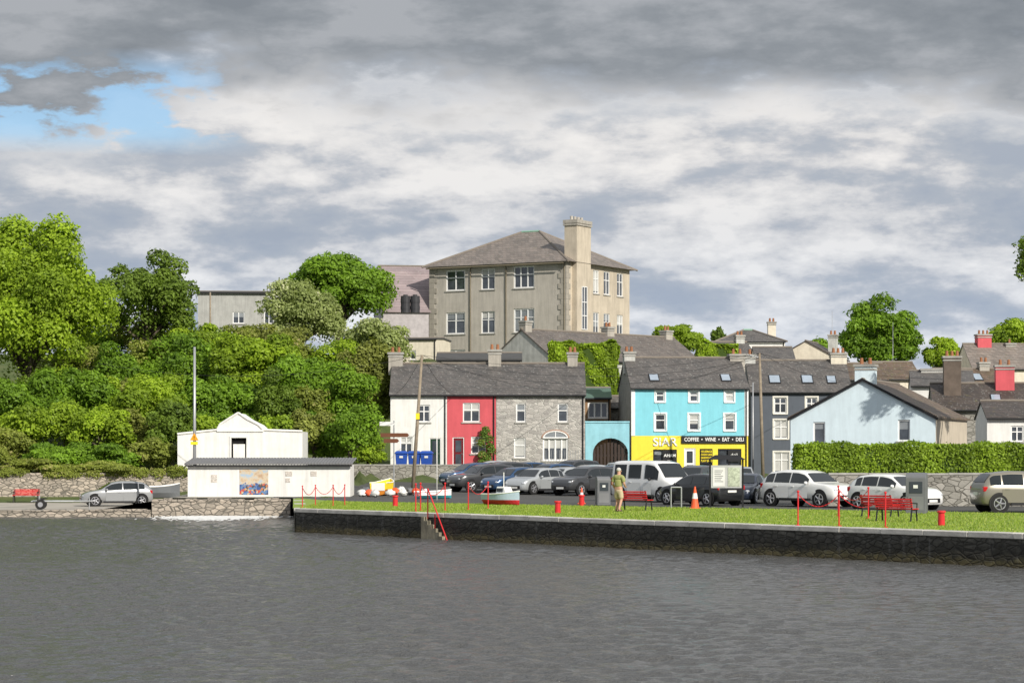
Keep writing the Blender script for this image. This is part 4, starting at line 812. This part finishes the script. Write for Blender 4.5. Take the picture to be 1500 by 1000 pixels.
def boat(label,loc,rot,L,W,Hh,hm,bm,cabin=True,name='moored_boat'):
    t=thing(name,label,'boat',loc,rot); rings=[];low=[]
    for f in np.linspace(0,1,14):
        w=W/2*(1-max(0,(f-.45)/.55)**2.2)+.01; x=(f-.5)*L; sh=Hh*(1+.3*f**3); k=.25*Hh+.4*Hh*max(0,f-.8)*2
        rings.append([(x,-w,sh),(x,-w*.93,Hh*.5),(x,w*.93,Hh*.5),(x,w,sh),(x,w*.93,sh-.04),(x,0,sh-.22),(x,-w*.93,sh-.04)])
        low.append([(x,-w*.93,Hh*.5),(x,-w*.6,k*.4),(x,0,k*.1),(x,w*.6,k*.4),(x,w*.93,Hh*.5)])
    mb=MB().loft(rings); mb.obj('hull',hm,t,smooth=False); MB().loft(low).obj('keel',bm,t)
    mb=MB(); mb.box(-L*.5-.02,-L*.5+.01,-W*.4,W*.4,Hh*.4,Hh); mb.obj('transom',wl,t)
    mb=MB(); 
    for sg in (-1,1):
        pr=None
        for f in np.linspace(0,1,14):
            w=W/2*(1-max(0,(f-.45)/.55)**2.2)+.01; v=((f-.5)*L,sg*w,Hh*(1+.3*f**3)+.01)
            if pr: mb.cyl(pr,v,.03,n=5)
            pr=v
    mb.obj('gunwale',wl,t)
    if cabin:
        MB().loft([[(-L*.12,-W*.3,Hh*.9),(L*.22,-W*.25,Hh*.9),(L*.22,W*.25,Hh*.9),(-L*.12,W*.3,Hh*.9)],[(-L*.1,-W*.27,Hh*1.7),(L*.12,-W*.22,Hh*1.7),(L*.12,W*.22,Hh*1.7),(-L*.1,W*.27,Hh*1.7)]]).obj('cabin',wl,t,bevel=.03)
        MB().box(-L*.08,L*.1,-W*.305,W*.305,Hh*1.25,Hh*1.55).obj('cabin_window',glassm,t)
        MB().cyl((0,0,Hh*1.7),(0,0,Hh*3),.02).obj('mast',wl,t)
    return t
boat('small red white and blue boat with white cabin ashore',C(738,740),-48,2.1,.95,.5,mat('boat_pale_blue',(.42,.52,.62),.4),mat('keel_red',(.5,.03,.04),.4))
boat('low white open boat resting beside the lawn',CS(636,28.2),22,1.9,.9,.36,wl,mat('boat_teal',(.05,.3,.35),.5),False)
boat('yellow open dinghy pulled up beside the nets',CS(563,26.5),75,2.2,.95,.7,yl,mat('boat_orange',(.7,.25,.03),.5),False)
boat('grey tarpaulin covered dinghy on the slipway',C(232,730,z=.6),15,2.6,1.4,.7,mat('tarp_grey',(.14,.15,.16),.7),mat('tarp_grey'),False)
og=mat('cone_orange')
rg=np.random.default_rng(9)
for k,(px,sv,c) in enumerate([(530,27,'w'),(541,27,'o'),(579,26.5,'o'),(590,26.8,'w'),(549,27.3,'w'),(600,26.4,'b'),(588,26,'w'),(536,26,'b'),(610,26.6,'o'),(572,27.2,'w'),(622,26.8,'w')]):
    mb=MB(); mb.sphere((0,0,.2),.23,n=9,sz=.8,sx=1.1); 
    for i,v in enumerate(mb.v): mb.v[i]=(v[0]+rg.uniform(-.06,.06),v[1]+rg.uniform(-.06,.06),max(0,v[2]+rg.uniform(-.06,.06)))
    o=mb.obj('net_bag',{'w':plate,'o':og,'b':grym}[c],smooth=True); o.location=CS(px,sv); tag(o,{'w':'white lumpy sack of fishing gear by the shed','o':'orange lumpy net bag by the shed','b':'dark sack of fishing gear by the shed'}[c],'sack')
t=thing('boat_trailer','empty galvanised boat trailer parked on the slipway','trailer',C(82,746,z=.28),8); mb=MB()
for sy in (-.6,.6): mb.cyl((-1.3,sy,.45),(1.0,sy,.45),.035); mb.cyl((1.0,sy,.45),(2.0,0,.45),.035)
for sx in (-1.3,-.3,.8): mb.cyl((sx,-.6,.45),(sx,.6,.45),.03)
mb.cyl((1.8,0,0),(1.8,0,.7),.03); mb.cyl((-.9,0,.45),(-.9,0,.75),.05); mb.obj('chassis',steel,t)
for sy in (-.75,.75):
    w_=MB().cyl((-.8,sy-.08,.28),(-.8,sy+.08,.28),.28,n=18).obj('wheel',rubber,t); MB().cyl((-.8,sy-.09,.28),(-.8,sy+.09,.28),.14,n=12).obj('rim',alloy,w_)
    MB().box(-1.12,-.48,sy-.11,sy+.11,.58,.61).obj('mudguard',black,t)
o=leafmesh('climbing_rose',foliage('rose',(.07,.12,.02),(.16,.26,.04),.2,(.6,.05,.06)),[(X(712,21)+rg.uniform(-.4,.4),166.2,2.6+k*.28,.35,.2,.4) for k in range(9)],2500,.13,rg); tag(o,'climbing rose with red flowers on the red house','plant')
for k in range(14):
    o=MB().cyl((0,0,0),(0,0,.95),.018,n=5).obj('railing_bar',steel); o.location=(X(800+k*4,22),160.5,2.6); tag(o,'thin steel railing bar on the forecourt wall','railing','forecourt railings')
# ---------------------------------------------------------------- person
def skin(name,pts,edges,m,par,sub=2):
    me=bpy.data.meshes.new(name); me.from_pydata([p[:3] for p in pts],edges,[]); me.materials.append(m)
    o=bpy.data.objects.new(name,me); COL.objects.link(o); o.parent=par
    md=o.modifiers.new('skin','SKIN'); md.use_smooth_shade=True
    for i,p in enumerate(pts):
        r=p[3] if isinstance(p[3],tuple) else (p[3],p[3]); me.skin_vertices[0].data[i].radius=r; me.skin_vertices[0].data[i].use_root=(i==0)
    s_=o.modifiers.new('sub','SUBSURF'); s_.levels=sub; s_.render_levels=sub; return o
x,y,z=C(906,750); t=thing('person','person in olive shirt and beige shorts walking on the lawn','person',(x,y,z-.01),-35)
skm=mat('skin_tone',(.55,.31,.22),.6,var=.05)
pts=[(0,0,.95,(.15,.12)),(0,0,1.12,(.145,.12)),(0,0,1.32,(.16,.12)),(0,.0,1.44,(.1,.09)),(0,.02,1.53,.062),(0,.04,1.60,(.08,.09)),(0,.045,1.69,(.085,.1)),
(-.2,0,1.43,.065),(-.27,-.04,1.16,.052),(-.24,.1,.97,.037),(-.23,.16,.9,.038),(.2,0,1.43,.065),(.28,-.02,1.16,.052),(.24,.16,1.03,.037),(.2,.23,1.03,.038),
(-.1,0,.88,.1),(-.11,.10,.5,.068),(-.11,.0,.1,.045),(-.11,.16,.04,.038),(.1,0,.88,.1),(.12,.02,.5,.068),(.12,-.16,.12,.045),(.12,-.02,.04,.038)]
ed=[(0,1),(1,2),(2,3),(3,4),(4,5),(5,6),(3,7),(7,8),(8,9),(9,10),(3,11),(11,12),(12,13),(13,14),(0,15),(15,16),(16,17),(17,18),(0,19),(19,20),(20,21),(21,22)]
for hnd,sx,L_ in ((10,-1,.09),(14,1,.08)):
    h=Vector(pts[hnd][:3]); dr=Vector((0,.5,-.86)) if hnd==10 else Vector((-.3,.95,-.1))
    for k,(o_,ln) in enumerate(((-.03,.075),(-.01,.088),(.01,.082),(.03,.066))):
        a_=h+dr*.03+Vector((o_,0,0)); b_=a_+dr*ln*.6; c_=b_+(dr+Vector((0,-.4,-.5))).normalized()*ln*.4
        i=len(pts); pts+= [tuple(a_)+(.009,),tuple(b_)+(.009,),tuple(c_)+(.008,)]; ed+=[(hnd,i),(i,i+1),(i+1,i+2)]
    a_=h+Vector((-sx*.035,.01,0)); b_=a_+(dr+Vector((-sx*.6,0,0))).normalized()*.04; i=len(pts); pts+=[tuple(a_)+(.011,),tuple(b_)+(.009,)]; ed+=[(hnd,i),(i,i+1)]
skin('body',pts,ed,skm,t)
skin('shirt',[(0,0,.98,(.19,.15)),(0,0,1.15,(.19,.15)),(0,0,1.34,(.2,.15)),(0,0,1.46,(.12,.11)),(-.21,0,1.42,.095),(-.26,-.02,1.2,.085),(.21,0,1.42,.095),(.27,-.01,1.2,.085)],[(0,1),(1,2),(2,3),(3,4),(4,5),(3,6),(6,7)],mat('shirt_olive',(.30,.31,.12),.9,var=.1),t)
skin('shorts',[(0,0,.97,(.175,.14)),(0,0,.9,(.17,.14)),(-.105,.02,.8,.125),(-.11,.08,.52,.105),(.105,0,.8,.125),(.12,.02,.52,.105)],[(0,1),(1,2),(2,3),(1,4),(4,5)],mat('shorts_beige',(.52,.42,.28),.9,var=.08),t)
MB().sphere((0,.02,1.73),.102,n=10,sz=.85,sy=1.05,sx=.9).obj('hair',mat('hair_white',(.55,.53,.5),.9),t,smooth=True)
for sx in (-1,1):
    MB().sphere((sx*.09,.045,1.67),.022,sz=1.4).obj('ear',skm,t,smooth=True); MB().sphere((sx*.03,.128,1.69),.012).obj('eye',black,t)
    p_=pts[17 if sx<0 else 21]; mb=MB(); mb.box(p_[0]-.045,p_[0]+.045,p_[1]-.05,p_[1]+.21,-.0 if sx<0 else .02,.075 if sx<0 else .095); mb.obj('shoe',mat('shoe_brown',(.1,.07,.05),.7),t,bevel=.025)
MB().sphere((0,.148,1.66),.018,sz=1.3).obj('nose',skm,t,smooth=True)
# ---------------------------------------------------------------- world, sun, camera
S=Vector((.56,-.83,0)).normalized()*math.cos(rad(31)); S.z=math.sin(rad(31))
w=bpy.data.worlds.new('World'); scene.world=w; w.use_nodes=True; nt=w.node_tree; nt.nodes.clear()
out=N(nt,'ShaderNodeOutputWorld'); skyn=N(nt,'ShaderNodeTexSky',sky_type='NISHITA'); skyn.sun_disc=False; skyn.sun_elevation=rad(31); skyn.sun_rotation=math.atan2(S.x,S.y)
b1_=N(nt,'ShaderNodeBackground'); b1_.inputs[1].default_value=.13; nt.links.new(mix(nt,1.,skyn.outputs[0],(.72,.86,1.),'MULTIPLY'),b1_.inputs[0])
tc=N(nt,'ShaderNodeTexCoord').outputs['Generated']; sp=N(nt,'ShaderNodeSeparateXYZ'); nt.links.new(tc,sp.inputs[0])
zz=sp.outputs[2]
nL=noise(nt,mapping(nt,tc,(5.5,5.5,11),(.35,0,.9)),1.,5,.5,.2)
nM=noise(nt,mapping(nt,tc,(13,13,40),(4.2,2,1)),1.,12,.56,.1)
nF=noise(nt,mapping(nt,tc,(40,40,95),(1,5,3)),1.,10,.62,0)
cl=math_(nt,'ADD',math_(nt,'MULTIPLY',nM,.7),math_(nt,'MULTIPLY',nF,.3))
low=ramp(nt,cl,[(.39,(.42,.47,.55)),(.46,(.48,.52,.58)),(.495,(.58,.60,.64)),(.53,(.73,.73,.74)),(.60,(.92,.90,.88))])
vgrad=ramp(nt,zz,[(0,(.98,1.02,1.08)),(.05,(.90,.95,1.02)),(.09,(.88,.90,.93)),(.13,(.98,.97,.96)),(.2,(1,1,1))])
low=mix(nt,1.,low,vgrad,'MULTIPLY')
tt=math_(nt,'ADD',zz,math_(nt,'ADD',math_(nt,'MULTIPLY',math_(nt,'SUBTRACT',nL,.5),.11),math_(nt,'MULTIPLY',math_(nt,'SUBTRACT',cl,.5),.11)))
topc=ramp(nt,cl,[(.40,(.235,.26,.29)),(.5,(.295,.32,.35)),(.60,(.41,.43,.46))])
topc=mix(nt,ramp(nt,zz,[(.2,(0,0,0)),(.45,(1,1,1))]),topc,(.58,.61,.66))
edge=ramp(nt,tt,[(.115,(0,0,0)),(.136,(1,1,1)),(.147,(0,0,0))])
low=mix(nt,math_(nt,'MULTIPLY',edge,.5),low,(.84,.83,.82))
sky_=mix(nt,ramp(nt,tt,[(.139,(0,0,0)),(.156,(1,1,1))]),low,topc)
b2_=N(nt,'ShaderNodeBackground'); b2_.inputs[1].default_value=1.0; nt.links.new(sky_,b2_.inputs[0])
lm=ramp(nt,math_(nt,'ADD',sp.outputs[0],.5),[(.3,(1,1,1)),(.36,(1,1,1)),(.40,(0,0,0))])
bm_=ramp(nt,cl,[(.455,(1,1,1)),(.495,(0,0,0))]); zm=ramp(nt,zz,[(.122,(0,0,0)),(.130,(1,1,1)),(.152,(1,1,1)),(.162,(0,0,0))])
mask=math_(nt,'MULTIPLY',math_(nt,'MULTIPLY',math_(nt,'MULTIPLY',lm,bm_),zm),.85)
ms=N(nt,'ShaderNodeMixShader'); nt.links.new(mask,ms.inputs[0]); nt.links.new(b2_.outputs[0],ms.inputs[1]); nt.links.new(b1_.outputs[0],ms.inputs[2]); nt.links.new(ms.outputs[0],out.inputs[0])
sl=bpy.data.lights.new('sun','SUN'); sl.energy=4.8; sl.angle=rad(.5); sl.color=(1,.94,.84); so_=bpy.data.objects.new('sun',sl); COL.objects.link(so_); so_.rotation_euler=S.to_track_quat('Z','Y').to_euler()
cd=bpy.data.cameras.new('camera'); cd.lens=84; cd.sensor_width=36; cd.shift_y=160/1500; cd.clip_end=6000; cd.clip_start=.5
co=bpy.data.objects.new('camera',cd); COL.objects.link(co); co.location=(0,0,3.5); co.rotation_euler=(rad(90),0,0); scene.camera=co
scene.view_settings.view_transform='Standard'; scene.view_settings.look='None'; scene.view_settings.exposure=0
